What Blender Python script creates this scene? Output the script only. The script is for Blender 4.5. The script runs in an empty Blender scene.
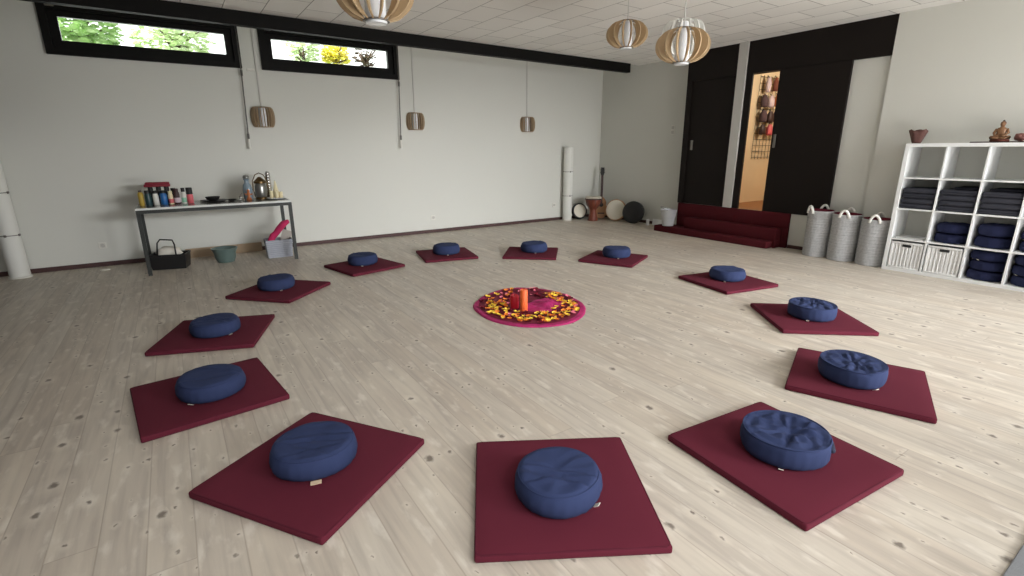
import bpy, bmesh, math, random
from mathutils import Vector, Matrix, noise
PI = math.pi
scene = bpy.context.scene
C = scene.collection
rnd = random.Random(7)

# ------------------------------------------------------------------ materials
def s2l(c):
    def f(v):
        v /= 255.0
        return v / 12.92 if v <= 0.04045 else ((v + 0.055) / 1.055) ** 2.4
    return (f(c[0]), f(c[1]), f(c[2]), 1.0)

def mat(name, rgb, rough=0.6, metal=0.0, spec=0.5, var=0.06, nscale=8.0, bump=0.0, bscale=60.0, sheen=0.0):
    """procedural material: base colour gently varied by noise, optional fine bump"""
    m = bpy.data.materials.new(name); m.use_nodes = True
    nt = m.node_tree; b = nt.nodes['Principled BSDF']
    b.inputs['Roughness'].default_value = rough
    b.inputs['Metallic'].default_value = metal
    b.inputs['Specular IOR Level'].default_value = spec
    if sheen: b.inputs['Sheen Weight'].default_value = sheen
    col = s2l(rgb)
    tc = nt.nodes.new('ShaderNodeTexCoord')
    n = nt.nodes.new('ShaderNodeTexNoise'); n.inputs['Scale'].default_value = nscale; n.inputs['Detail'].default_value = 4
    nt.links.new(tc.outputs['Object'], n.inputs['Vector'])
    mx = nt.nodes.new('ShaderNodeMix'); mx.data_type = 'RGBA'
    mx.inputs['A'].default_value = tuple(v * (1 - var) for v in col[:3]) + (1,)
    mx.inputs['B'].default_value = tuple(min(1, v * (1 + var)) for v in col[:3]) + (1,)
    nt.links.new(n.outputs['Fac'], mx.inputs['Factor'])
    nt.links.new(mx.outputs['Result'], b.inputs['Base Color'])
    if bump:
        n2 = nt.nodes.new('ShaderNodeTexNoise'); n2.inputs['Scale'].default_value = bscale; n2.inputs['Detail'].default_value = 3
        nt.links.new(tc.outputs['Object'], n2.inputs['Vector'])
        bp = nt.nodes.new('ShaderNodeBump'); bp.inputs['Strength'].default_value = bump; bp.inputs['Distance'].default_value = 0.01
        nt.links.new(n2.outputs['Fac'], bp.inputs['Height'])
        nt.links.new(bp.outputs['Normal'], b.inputs['Normal'])
    return m

def emit(name, rgb, strength):
    m = mat(name, rgb); b = m.node_tree.nodes['Principled BSDF']
    b.inputs['Emission Color'].default_value = s2l(rgb); b.inputs['Emission Strength'].default_value = strength
    return m

def glass(name, tint=(250, 252, 250), gloss=0.06):
    m = bpy.data.materials.new(name); m.use_nodes = True
    nt = m.node_tree; nt.nodes.remove(nt.nodes['Principled BSDF']); out = nt.nodes['Material Output']
    t = nt.nodes.new('ShaderNodeBsdfTransparent'); t.inputs['Color'].default_value = s2l(tint)
    g = nt.nodes.new('ShaderNodeBsdfGlossy'); g.inputs['Roughness'].default_value = 0.03
    mx = nt.nodes.new('ShaderNodeMixShader'); mx.inputs['Fac'].default_value = gloss
    nt.links.new(t.outputs[0], mx.inputs[1]); nt.links.new(g.outputs[0], mx.inputs[2]); nt.links.new(mx.outputs[0], out.inputs['Surface'])
    return m

def floor_material():
    m = bpy.data.materials.new('pine_planks'); m.use_nodes = True
    nt = m.node_tree; N = nt.nodes; L = nt.links; b = N['Principled BSDF']
    def math_(op, a=None, bb=None, c=None):
        n = N.new('ShaderNodeMath'); n.operation = op
        for i, v in enumerate((a, bb, c)):
            if v is None: continue
            if isinstance(v, (int, float)): n.inputs[i].default_value = v
            else: L.new(v, n.inputs[i])
        return n.outputs[0]
    def mixc(fac, a, bb, blend='MIX'):
        n = N.new('ShaderNodeMix'); n.data_type = 'RGBA'; n.blend_type = blend
        if isinstance(fac, (int, float)): n.inputs['Factor'].default_value = fac
        else: L.new(fac, n.inputs['Factor'])
        for k, v in (('A', a), ('B', bb)):
            if isinstance(v, tuple): n.inputs[k].default_value = v
            else: L.new(v, n.inputs[k])
        return n.outputs['Result']
    tc = N.new('ShaderNodeTexCoord'); sp = N.new('ShaderNodeSeparateXYZ'); L.new(tc.outputs['Object'], sp.inputs[0])
    x, y = sp.outputs['X'], sp.outputs['Y']
    u = math_('DIVIDE', math_('ADD', x, 5.078), 0.1545)
    pi_ = math_('FLOOR', u); pf = math_('FRACT', u)
    wn = N.new('ShaderNodeTexWhiteNoise'); wn.noise_dimensions = '1D'; L.new(pi_, wn.inputs['W'])
    rv = wn.outputs['Value']
    v = math_('DIVIDE', math_('ADD', y, math_('MULTIPLY', rv, 4.3)), 4.2)
    bi = math_('FLOOR', v); bf = math_('FRACT', v)
    cv = N.new('ShaderNodeCombineXYZ'); L.new(pi_, cv.inputs[0]); L.new(bi, cv.inputs[1])
    wn2 = N.new('ShaderNodeTexWhiteNoise'); wn2.noise_dimensions = '2D'; L.new(cv.outputs[0], wn2.inputs['Vector'])
    tone = wn2.outputs['Value']
    # grain: noise stretched along the board, shifted for each board
    gx = math_('ADD', x, math_('MULTIPLY', tone, 37.0))
    gv = N.new('ShaderNodeCombineXYZ'); L.new(math_('MULTIPLY', gx, 26.0), gv.inputs[0]); L.new(math_('MULTIPLY', y, 1.7), gv.inputs[1])
    gn = N.new('ShaderNodeTexNoise'); gn.inputs['Scale'].default_value = 1.0; gn.inputs['Detail'].default_value = 5; gn.inputs['Distortion'].default_value = 0.6
    L.new(gv.outputs[0], gn.inputs['Vector'])
    bl = N.new('ShaderNodeCombineXYZ'); L.new(math_('MULTIPLY', gx, 5.0), bl.inputs[0]); L.new(math_('MULTIPLY', y, 0.9), bl.inputs[1])
    bn = N.new('ShaderNodeTexNoise'); bn.inputs['Scale'].default_value = 1.0; bn.inputs['Detail'].default_value = 3; L.new(bl.outputs[0], bn.inputs['Vector'])
    pale, warm, grey = s2l((196, 187, 174)), s2l((182, 167, 150)), s2l((164, 154, 143))
    c = mixc(math_('MULTIPLY', tone, 0.5), pale, warm)
    gr = N.new('ShaderNodeMapRange'); gr.inputs[1].default_value = 0.42; gr.inputs[2].default_value = 0.72; L.new(gn.outputs['Fac'], gr.inputs[0])
    c = mixc(math_('MULTIPLY', gr.outputs[0], 0.75), c, grey)
    br = N.new('ShaderNodeMapRange'); br.inputs[1].default_value = 0.5; br.inputs[2].default_value = 0.75; L.new(bn.outputs['Fac'], br.inputs[0])
    c = mixc(math_('MULTIPLY', br.outputs[0], 0.5), c, s2l((224, 214, 196)))
    # knots: a sparse layer of larger ones and a dense layer of specks, both irregular
    dn = N.new('ShaderNodeTexNoise'); dn.inputs['Scale'].default_value = 38; dn.inputs['Detail'].default_value = 3; L.new(tc.outputs['Object'], dn.inputs['Vector'])
    ds = N.new('ShaderNodeSeparateColor'); L.new(dn.outputs['Color'], ds.inputs[0])
    def knots(sx, sy, rmin, rvar, thr, warp, w):
        kv = N.new('ShaderNodeCombineXYZ')
        L.new(math_('MULTIPLY', math_('ADD', x, math_('MULTIPLY', math_('SUBTRACT', ds.outputs[0], 0.5), warp)), sx), kv.inputs[0])
        L.new(math_('MULTIPLY', math_('ADD', y, math_('MULTIPLY', math_('SUBTRACT', ds.outputs[1], 0.5), warp)), sy), kv.inputs[1])
        vo = N.new('ShaderNodeTexVoronoi'); vo.voronoi_dimensions = '2D'; vo.inputs['Scale'].default_value = 1.0; L.new(kv.outputs[0], vo.inputs['Vector'])
        sc = N.new('ShaderNodeSeparateColor'); L.new(vo.outputs['Color'], sc.inputs[0])
        size = math_('ADD', rmin, math_('MULTIPLY', math_('POWER', sc.outputs[0], 2.0), rvar))
        q = math_('DIVIDE', vo.outputs['Distance'], size)
        core = N.new('ShaderNodeMapRange'); L.new(q, core.inputs[0])
        core.inputs[1].default_value = 0.45; core.inputs[2].default_value = 1.1; core.inputs[3].default_value = 1; core.inputs[4].default_value = 0
        halo = N.new('ShaderNodeMapRange'); L.new(q, halo.inputs[0])
        halo.inputs[1].default_value = 0.8; halo.inputs[2].default_value = 3.6; halo.inputs[3].default_value = 1; halo.inputs[4].default_value = 0
        on = math_('GREATER_THAN', sc.outputs[1], thr)
        return math_('MULTIPLY', math_('MULTIPLY', core.outputs[0], on), w), math_('MULTIPLY', math_('MULTIPLY', halo.outputs[0], on), 0.4)
    k1, h1 = knots(4.8, 3.5, 0.03, 0.085, 0.4, 0.035, 0.8)
    k2, h2 = knots(11.0, 7.0, 0.035, 0.08, 0.6, 0.03, 0.65)
    pn = N.new('ShaderNodeCombineXYZ'); L.new(math_('MULTIPLY', gx, 16.0), pn.inputs[0]); L.new(math_('MULTIPLY', y, 5.0), pn.inputs[1])
    pnn = N.new('ShaderNodeTexNoise'); pnn.inputs['Scale'].default_value = 1.0; pnn.inputs['Detail'].default_value = 4; L.new(pn.outputs[0], pnn.inputs['Vector'])
    pm = N.new('ShaderNodeMapRange'); pm.inputs[1].default_value = 0.56; pm.inputs[2].default_value = 0.70; L.new(pnn.outputs['Fac'], pm.inputs[0])
    c = mixc(math_('MULTIPLY', pm.outputs[0], 0.55), c, s2l((224, 217, 205)))
    c = mixc(math_('MAXIMUM', h1, h2), c, s2l((222, 213, 198)))
    c = mixc(math_('MAXIMUM', k1, k2), c, s2l((84, 72, 62)))
    # seams between boards and at board ends
    edge = math_('MINIMUM', pf, math_('SUBTRACT', 1.0, pf))
    seam = N.new('ShaderNodeMapRange'); L.new(edge, seam.inputs[0]); seam.inputs[1].default_value = 0.008; seam.inputs[2].default_value = 0.024; seam.inputs[3].default_value = 1; seam.inputs[4].default_value = 0
    e2 = math_('MINIMUM', bf, math_('SUBTRACT', 1.0, bf))
    seam2 = N.new('ShaderNodeMapRange'); L.new(e2, seam2.inputs[0]); seam2.inputs[1].default_value = 0.0003; seam2.inputs[2].default_value = 0.0009; seam2.inputs[3].default_value = 1; seam2.inputs[4].default_value = 0
    sm = math_('MAXIMUM', seam.outputs[0], seam2.outputs[0])
    c = mixc(math_('MULTIPLY', sm, 0.3), c, s2l((120, 104, 88)))
    L.new(c, b.inputs['Base Color'])
    rr = N.new('ShaderNodeMapRange'); L.new(gn.outputs['Fac'], rr.inputs[0]); rr.inputs[3].default_value = 0.36; rr.inputs[4].default_value = 0.52
    L.new(rr.outputs[0], b.inputs['Roughness'])
    b.inputs['Specular IOR Level'].default_value = 0.45
    bp = N.new('ShaderNodeBump'); bp.inputs['Strength'].default_value = 0.12; bp.inputs['Distance'].default_value = 0.004
    L.new(math_('SUBTRACT', gn.outputs['Fac'], sm), bp.inputs['Height']); L.new(bp.outputs['Normal'], b.inputs['Normal'])
    return m

def ceiling_material():
    m = bpy.data.materials.new('ceiling_tiles'); m.use_nodes = True
    nt = m.node_tree; N = nt.nodes; L = nt.links; b = N['Principled BSDF']
    tc = N.new('ShaderNodeTexCoord'); mp = N.new('ShaderNodeMapping')
    mp.inputs['Rotation'].default_value = (0, 0, PI / 2); mp.inputs['Location'].default_value = (0.1, 0.03, 0)
    L.new(tc.outputs['Object'], mp.inputs[0])
    br = N.new('ShaderNodeTexBrick'); br.inputs['Scale'].default_value = 1.0
    br.inputs['Brick Width'].default_value = 0.62; br.inputs['Row Height'].default_value = 0.4; br.inputs['Mortar Size'].default_value = 0.006
    br.inputs['Mortar Smooth'].default_value = 0.5
    br.inputs['Color1'].default_value = s2l((238, 236, 231)); br.inputs['Color2'].default_value = s2l((228, 226, 221)); br.inputs['Mortar'].default_value = s2l((150, 147, 143))
    L.new(mp.outputs[0], br.inputs['Vector']); L.new(br.outputs['Color'], b.inputs['Base Color'])
    b.inputs['Roughness'].default_value = 0.9
    bp = N.new('ShaderNodeBump'); bp.invert = True; bp.inputs['Strength'].default_value = 0.4; bp.inputs['Distance'].default_value = 0.006
    L.new(br.outputs['Fac'], bp.inputs['Height']); L.new(bp.outputs['Normal'], b.inputs['Normal'])
    return m

def band_material(name, c1, c2, scale, rough=0.85, axis='Z', bump=0.6):
    """woven rows: wave bands with noise, for baskets"""
    m = bpy.data.materials.new(name); m.use_nodes = True
    nt = m.node_tree; N = nt.nodes; L = nt.links; b = N['Principled BSDF']; b.inputs['Roughness'].default_value = rough
    tc = N.new('ShaderNodeTexCoord')
    w = N.new('ShaderNodeTexWave'); w.bands_direction = axis; w.inputs['Scale'].default_value = scale; w.inputs['Distortion'].default_value = 1.5; w.inputs['Detail'].default_value = 2
    n = N.new('ShaderNodeTexNoise'); n.inputs['Scale'].default_value = 45; n.inputs['Detail'].default_value = 3
    L.new(tc.outputs['Object'], w.inputs['Vector']); L.new(tc.outputs['Object'], n.inputs['Vector'])
    ad = N.new('ShaderNodeMath'); ad.operation = 'MULTIPLY_ADD'; L.new(w.outputs['Fac'], ad.inputs[0]); ad.inputs[1].default_value = 0.5
    ml = N.new('ShaderNodeMath'); ml.operation = 'MULTIPLY'; L.new(n.outputs['Fac'], ml.inputs[0]); ml.inputs[1].default_value = 0.6; L.new(ml.outputs[0], ad.inputs[2])
    mx = N.new('ShaderNodeMix'); mx.data_type = 'RGBA'; mx.inputs['A'].default_value = s2l(c1); mx.inputs['B'].default_value = s2l(c2)
    L.new(ad.outputs[0], mx.inputs['Factor']); L.new(mx.outputs['Result'], b.inputs['Base Color'])
    bp = N.new('ShaderNodeBump'); bp.inputs['Strength'].default_value = bump; bp.inputs['Distance'].default_value = 0.008
    L.new(ad.outputs[0], bp.inputs['Height']); L.new(bp.outputs['Normal'], b.inputs['Normal'])
    return m

M = {}
M['wall'] = mat('white_plaster', (212, 212, 205), 0.9, var=0.015, nscale=1.5, bump=0.05, bscale=90, spec=0.2)
M['ceiling'] = ceiling_material()
M['floor'] = floor_material()
M['dark'] = mat('dark_stained_wood', (24, 18, 15), 0.6, var=0.15, nscale=4, spec=0.2)
M['darkframe'] = mat('dark_window_frame', (16, 15, 14), 0.6, var=0.1, spec=0.15)
M['skirt'] = mat('dark_red_skirting', (70, 42, 40), 0.6, var=0.1)
M['postw'] = mat('pale_grey_post', (192, 190, 184), 0.7, var=0.03)
M['burgundy'] = mat('burgundy_cotton', (92, 33, 47), 0.94, var=0.05, nscale=5, bump=0.12, bscale=400, spec=0.15)
M['burgundy_edge'] = mat('burgundy_piping', (80, 28, 41), 0.92, var=0.05, spec=0.15)
M['navy'] = mat('navy_cotton', (46, 56, 89), 0.88, var=0.07, nscale=6, bump=0.1, bscale=350, spec=0.2)
M['navy_shaded'] = mat('shaded_navy_cotton', (31, 36, 66), 0.85, var=0.1, nscale=6, bump=0.1, bscale=350, spec=0.2)  # navy cotton darkened, the shade inside the shelf put into its colour
M['navy_dark'] = mat('navy_strap', (24, 30, 54), 0.85, var=0.05)
M['tag'] = mat('white_cloth_label', (225, 220, 208), 0.8, var=0.03)
M['beige_tag'] = mat('beige_paper', (214, 190, 160), 0.8, var=0.03)
M['red_carpet'] = mat('dark_red_carpet', (78, 27, 33), 0.95, var=0.1, nscale=30, bump=0.3, bscale=250, spec=0.1)
M['white_lac'] = mat('white_lacquer', (236, 238, 238), 0.4, var=0.01)
M['blanket'] = mat('charcoal_blanket', (60, 61, 69), 0.95, var=0.15, nscale=20, bump=0.3, bscale=200, spec=0.1)
M['black_cloth'] = mat('black_cloth', (26, 27, 34), 0.95, var=0.1, spec=0.1)
M['wicker'] = band_material('white_wicker', (196, 198, 200), (240, 240, 238), 16, 0.7, 'Y', 0.5)
M['wicker_trim'] = mat('white_wicker_trim', (226, 227, 226), 0.7, var=0.04, nscale=60)
M['slot'] = mat('dark_slot', (30, 30, 32), 0.8)
M['rope'] = band_material('pale_grey_rope', (128, 130, 134), (216, 216, 216), 22, 0.85, 'Z', 0.9)
M['rope_white'] = mat('white_rope', (232, 230, 224), 0.85, var=0.05, nscale=60)
M['lining'] = mat('burgundy_lining', (104, 24, 44), 0.9, var=0.08)
M['ply'] = mat('birch_plywood', (182, 156, 120), 0.6, var=0.1, nscale=14)
M['ply_brown'] = mat('brown_plywood', (164, 142, 114), 0.6, var=0.1, nscale=14)
M['ply_white'] = mat('white_painted_plywood', (222, 222, 216), 0.6, var=0.03)
M['opal'] = mat('opal_glass', (232, 234, 236), 0.25, var=0.01)
M['greymetal'] = mat('grey_metal', (120, 116, 110), 0.4, 0.6, var=0.04)
M['cord'] = mat('pale_cord', (200, 198, 192), 0.6)
M['darkcord'] = mat('dark_grey_rod', (88, 86, 82), 0.5)
M['steel'] = mat('dark_steel', (34, 37, 34), 0.55, 0.0, var=0.06)
M['top'] = mat('grey_metal_top', (150, 152, 150), 0.22, 0.55, var=0.03)
M['topedge'] = mat('pale_table_edge', (206, 208, 204), 0.4, var=0.02)
M['paperwhite'] = mat('white_paper_shade', (226, 226, 220), 0.7, var=0.02)
M['chrome'] = mat('chrome', (215, 215, 215), 0.15, 1.0, var=0.01)
M['black'] = mat('black_plastic', (22, 21, 22), 0.5, var=0.1)
M['magenta'] = mat('magenta_cloth', (164, 28, 94), 0.8, var=0.3, nscale=14, bump=0.4, bscale=40)
nt = M['magenta'].node_tree; mxn = [n for n in nt.nodes if n.bl_idname == 'ShaderNodeMix'][0]
mxn.inputs['A'].default_value = s2l((112, 10, 52)); mxn.inputs['B'].default_value = s2l((206, 44, 124))
M['crimson'] = mat('crimson_cloth', (112, 12, 46), 0.8, var=0.2, nscale=14, bump=0.3, bscale=40)
M['yellow'] = mat('yellow_petal', (255, 206, 70), 0.7, var=0.15, nscale=30)
M['orange'] = mat('orange_petal', (250, 140, 50), 0.7, var=0.15, nscale=30)
M['pinkp'] = mat('pink_petal', (238, 130, 150), 0.7, var=0.12, nscale=30)
M['redp'] = mat('dark_red_petal', (120, 10, 36), 0.7, var=0.15, nscale=30)
M['wax_o'] = mat('orange_wax', (236, 106, 52), 0.45, var=0.04)
M['wax_r'] = mat('red_wax', (204, 30, 48), 0.45, var=0.04)
M['wick'] = mat('wick', (40, 32, 28), 0.9)
M['socket'] = mat('white_plastic', (222, 220, 212), 0.5, var=0.01)
M['glass'] = glass('clear_glass')
M['hallwall'] = mat('warm_hall_plaster', (226, 206, 172), 0.9, var=0.03)
M['hallfloor'] = mat('brown_hall_floor', (150, 100, 58), 0.5, var=0.12)
M['leaf'] = mat('green_leaf', (176, 206, 142), 0.6, var=0.3, nscale=3)
M['leaf_pale'] = mat('pale_green_leaf', (214, 230, 186), 0.6, var=0.3, nscale=3)
M['leaf_yellow'] = mat('yellow_leaf', (252, 226, 90), 0.6, var=0.25, nscale=3)
M['bark'] = mat('bark', (84, 68, 54), 0.9, var=0.2)
M['grass'] = mat('garden_ground', (96, 120, 70), 0.95, var=0.3)
M['skin'] = mat('drum_skin', (222, 216, 200), 0.7, var=0.05, nscale=6)
M['brownwood'] = mat('reddish_brown_wood', (118, 58, 40), 0.45, var=0.15, nscale=10)
M['spruce'] = mat('spruce_top', (176, 128, 84), 0.4, var=0.08)
M['gold'] = mat('worn_gold', (132, 96, 66), 0.5, 0.2, var=0.25, nscale=40)
M['terracotta'] = mat('brown_clay', (92, 60, 54), 0.8, var=0.3, nscale=30)
M['pinkcloth'] = mat('pink_cloth', (192, 38, 92), 0.85, var=0.15, nscale=16)
M['greybin'] = band_material('pale_grey_felt', (140, 143, 152), (168, 171, 180), 12, 0.9, 'Z', 0.3)
M['sheet'] = mat('grey_card', (168, 162, 154), 0.8, var=0.04)
M['teal'] = mat('dark_teal', (38, 66, 70), 0.35, var=0.1)
M['tealbowl'] = mat('teal_grey_ceramic', (92, 110, 106), 0.35, var=0.15, nscale=20)
M['blue'] = mat('blue_plastic', (34, 96, 158), 0.35, var=0.05)
M['cream'] = mat('cream_wax', (228, 216, 176), 0.6, var=0.05)
M['ochre'] = mat('ochre_yellow', (178, 150, 58), 0.5, var=0.1)
M['maroon'] = mat('maroon_box', (128, 24, 44), 0.6, var=0.1)
M['coral'] = mat('coral_pink', (210, 96, 104), 0.5, var=0.08)
M['lilac'] = mat('pale_lilac', (206, 186, 194), 0.5, var=0.05)
M['darkbrown'] = mat('dark_brown', (58, 34, 34), 0.5, var=0.1)
M['mint'] = mat('mint_green', (150, 206, 176), 0.5, var=0.05)
M['bronze'] = mat('bronze', (98, 78, 48), 0.35, 0.7, var=0.2, nscale=20)
M['smoke'] = mat('blue_grey_glass', (130, 146, 156), 0.15, var=0.05)
M['silver'] = mat('brushed_metal', (150, 150, 146), 0.3, 0.8, var=0.05)
M['copper'] = mat('copper_orange', (176, 100, 54), 0.5, var=0.2, nscale=40)
M['board'] = mat('beige_board', (170, 148, 122), 0.7, var=0.06)
M['zinc'] = mat('pale_zinc', (196, 198, 200), 0.35, 0.3, var=0.06)
M['mauve'] = mat('mauve_fabric', (84, 66, 72), 0.9, var=0.25, nscale=20)
M['rust'] = mat('rust_fabric', (112, 62, 50), 0.9, var=0.2, nscale=20)
M['greyf'] = mat('grey_floor_mat', (122, 124, 126), 0.95, var=0.1, nscale=60, bump=0.3, bscale=200)
M['stone'] = mat('reddish_stone', (132, 88, 80), 0.6, var=0.3, nscale=30)

# ------------------------------------------------------------------ mesh helpers
def bm_new(): return bmesh.new()
def add_box(bm, lo, hi, bev=0.0, seg=2, mtx=None):
    r = bmesh.ops.create_cube(bm, size=1.0)
    vs = r['verts']
    c = [(lo[i] + hi[i]) / 2 for i in range(3)]; s = [hi[i] - lo[i] for i in range(3)]
    for v in vs: v.co = Vector((c[i] + v.co[i] * s[i] for i in range(3)))
    es = list({e for v in vs for e in v.link_edges})
    if bev:
        rr = bmesh.ops.bevel(bm, geom=es, offset=bev, segments=seg, affect='EDGES', profile=0.5)
        vs = list({v for f in rr['faces'] for v in f.verts} | {v for v in vs if v.is_valid})
    if mtx is not None:
        for v in vs: v.co = mtx @ v.co
    return vs
def add_lathe(bm, prof, seg=32, c=(0, 0, 0), a0=0.0, a1=2 * PI, mtx=None, fn=None):
    full = abs(a1 - a0 - 2 * PI) < 1e-6
    n = seg if full else seg + 1
    rings = []
    for (r, z) in prof:
        if r < 1e-6 and full:
            rings.append([bm.verts.new((c[0], c[1], c[2] + z))]); continue
        ring = []
        for k in range(n):
            a = a0 + (a1 - a0) * k / seg
            ring.append(bm.verts.new((c[0] + r * math.cos(a), c[1] + r * math.sin(a), c[2] + z)))
        rings.append(ring)
    for A, B in zip(rings, rings[1:]):
        m = seg
        for k in range(m):
            k2 = (k + 1) % n if full else k + 1
            try:
                if len(A) == 1 and len(B) == 1: continue
                if len(A) == 1: bm.faces.new((A[0], B[k2], B[k]))
                elif len(B) == 1: bm.faces.new((A[k], A[k2], B[0]))
                else: bm.faces.new((A[k], A[k2], B[k2], B[k]))
            except ValueError: pass
    vs = [v for r in rings for v in r]
    if fn:
        for v in vs: v.co = fn(v.co)
    if mtx is not None:
        for v in vs: v.co = mtx @ v.co
    return vs
def add_tube(bm, pts, r, seg=8, closed=False, caps=True):
    pts = [Vector(p) for p in pts]; n = len(pts); rings = []
    prev = None
    for i, p in enumerate(pts):
        if closed: t = (pts[(i + 1) % n] - pts[i - 1])
        else: t = pts[min(i + 1, n - 1)] - pts[max(i - 1, 0)]
        t.normalize()
        if prev is None:
            ref = Vector((0, 0, 1)) if abs(t.z) < 0.9 else Vector((1, 0, 0))
            u = t.cross(ref).normalized()
        else:
            u = (prev - t * prev.dot(t)).normalized()
        prev = u; w = t.cross(u)
        rad = r[i] if isinstance(r, (list, tuple)) else r
        rings.append([bm.verts.new(p + (u * math.cos(2 * PI * k / seg) + w * math.sin(2 * PI * k / seg)) * rad) for k in range(seg)])
    pr = list(zip(rings, rings[1:])) + ([(rings[-1], rings[0])] if closed else [])
    for A, B in pr:
        for k in range(seg):
            bm.faces.new((A[k], A[(k + 1) % seg], B[(k + 1) % seg], B[k]))
    if caps and not closed:
        bm.faces.new(rings[0][::-1]); bm.faces.new(rings[-1])
    return [v for q in rings for v in q]
def add_prism(bm, outline, z0, z1, mtx=None):
    lo = [bm.verts.new((x, y, z0)) for x, y in outline]; hi = [bm.verts.new((x, y, z1)) for x, y in outline]
    n = len(outline)
    bm.faces.new(lo[::-1]); bm.faces.new(hi)
    for k in range(n): bm.faces.new((lo[k], lo[(k + 1) % n], hi[(k + 1) % n], hi[k]))
    if mtx is not None:
        for v in lo + hi: v.co = mtx @ v.co
    return lo + hi
def obj(name, bm, m, parent=None, smooth=False, loc=None, rz=0.0, angle=None):
    bmesh.ops.recalc_face_normals(bm, faces=bm.faces[:])
    me = bpy.data.meshes.new(name); bm.to_mesh(me); bm.free()
    me.materials.append(m if not isinstance(m, str) else M[m])
    if smooth:
        for p in me.polygons: p.use_smooth = True
        if angle: me.set_sharp_from_angle(angle=math.radians(angle))
    o = bpy.data.objects.new(name, me); C.objects.link(o)
    if parent: o.parent = parent
    if loc: o.location = loc
    if rz: o.rotation_euler = (0, 0, rz)
    return o
def tag(o, label, cat, group=None):
    o['label'] = label; o['category'] = cat
    if group: o['group'] = group
    return o
def thing(name, label, cat, loc=(0, 0, 0), rz=0.0, group=None):
    o = bpy.data.objects.new(name, None); C.objects.link(o); o.empty_display_size = 0.1
    o.location = loc; o.rotation_euler = (0, 0, rz)
    return tag(o, label, cat, group)
def struct(o):
    o['kind'] = 'structure'; return o
def box(name, lo, hi, m, parent=None, bev=0.0, **k):
    bm = bm_new(); add_box(bm, lo, hi, bev); return obj(name, bm, m, parent, **k)
def copy_tree(o, parent=None):
    c = o.copy(); C.objects.link(c)
    if parent: c.parent = parent
    for ch in o.children: copy_tree(ch, c)
    return c
def R4(ax, deg): return Matrix.Rotation(math.radians(deg), 4, ax)
def T4(x, y, z): return Matrix.Translation((x, y, z))

# ------------------------------------------------------------------ camera
H = 1.4296
cam = bpy.data.cameras.new('camera'); co = bpy.data.objects.new('camera', cam); C.objects.link(co)
cam.sensor_width = 36.0; cam.lens = 17.4801; cam.clip_start = 0.05
Rr = Vector((0.831044, -0.556189, -0.004381)); Uu = Vector((0.153277, 0.221438, 0.963053)); Ff = Vector((0.534669, 0.801011, -0.269276))
mt = Matrix((Rr, Uu, -Ff)).transposed().to_4x4(); mt.translation = (0, 0, H)
co.matrix_world = mt
scene.camera = co

# ------------------------------------------------------------------ room shell
XL, YN, YW, XR, ZC = -2.5, -0.9, 8.12, 7.43, 2.965
XB = 7.70
struct(box('floor', (XL, YN, -0.1), (XB, YW + 0.15, 0), 'floor'))
SL = 0.0068
def zc_at(x): return ZC + (5.0 - x) * SL
bm = bm_new(); add_box(bm, (XL, YN, ZC), (XB, 7.16, ZC + 0.1))
for v in bm.verts: v.co.z += (5.0 - v.co.x) * SL
struct(obj('ceiling', bm, 'ceiling'))
struct(box('ceiling', (XL, 7.16, 3.2), (XB, YW + 0.2, 3.3), 'wall'))
struct(box('ceiling', (XL, 7.12, ZC + 0.07), (XB, 7.18, 3.25), 'wall'))
bm = bm_new()      # window wall with two openings, built of panels that meet
W = [(-0.97, 1.02), (1.27, 3.255)]; zb, zt = 2.5, 3.05
xs = [XL - 0.15, W[0][0], W[0][1], W[1][0], W[1][1], XB + 0.15]
for i in range(5):
    if i in (1, 3):
        add_box(bm, (xs[i], YW, 0), (xs[i + 1], YW + 0.2, zb)); add_box(bm, (xs[i], YW, zt), (xs[i + 1], YW + 0.2, 3.3))
    else: add_box(bm, (xs[i], YW, 0), (xs[i + 1], YW + 0.2, 3.3))
struct(obj('wall_back', bm, 'wall'))
struct(box('wall_left', (XL - 0.15, YN - 0.15, 0), (XL, YW, 3.3), 'dark'))  # unseen wall, finished dark to cut bounce light on the left
# near wall behind the camera: big glazed openings to the terrace
GX = [(-1.6, 0.1), (0.2, 1.9), (2.0, 3.6), (3.7, 5.4), (5.5, 7.2)]  # leftmost opening added so light reaches the near left floor
bm = bm_new()
add_box(bm, (XL - 0.15, YN - 0.15, 0), (GX[0][0], YN, 3.3))
add_box(bm, (GX[-1][1], YN - 0.15, 0), (XB + 0.15, YN, 3.3))
add_box(bm, (GX[0][0], YN - 0.15, 2.45), (GX[-1][1], YN, 3.3))
for a, b_ in [(GX[q][1], GX[q + 1][0]) for q in range(4)]: add_box(bm, (a, YN - 0.15, 0), (b_, YN, 2.45))
struct(obj('wall_front', bm, 'dark'))  # unseen wall, dark finish chosen to keep bounce light low
struct(box('added_overhang', (-2.4, -2.3, 2.6), (7.8, YN - 0.15, 2.72), 'dark'))      # unseen roof outside the near wall, added to cut light on high walls
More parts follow.
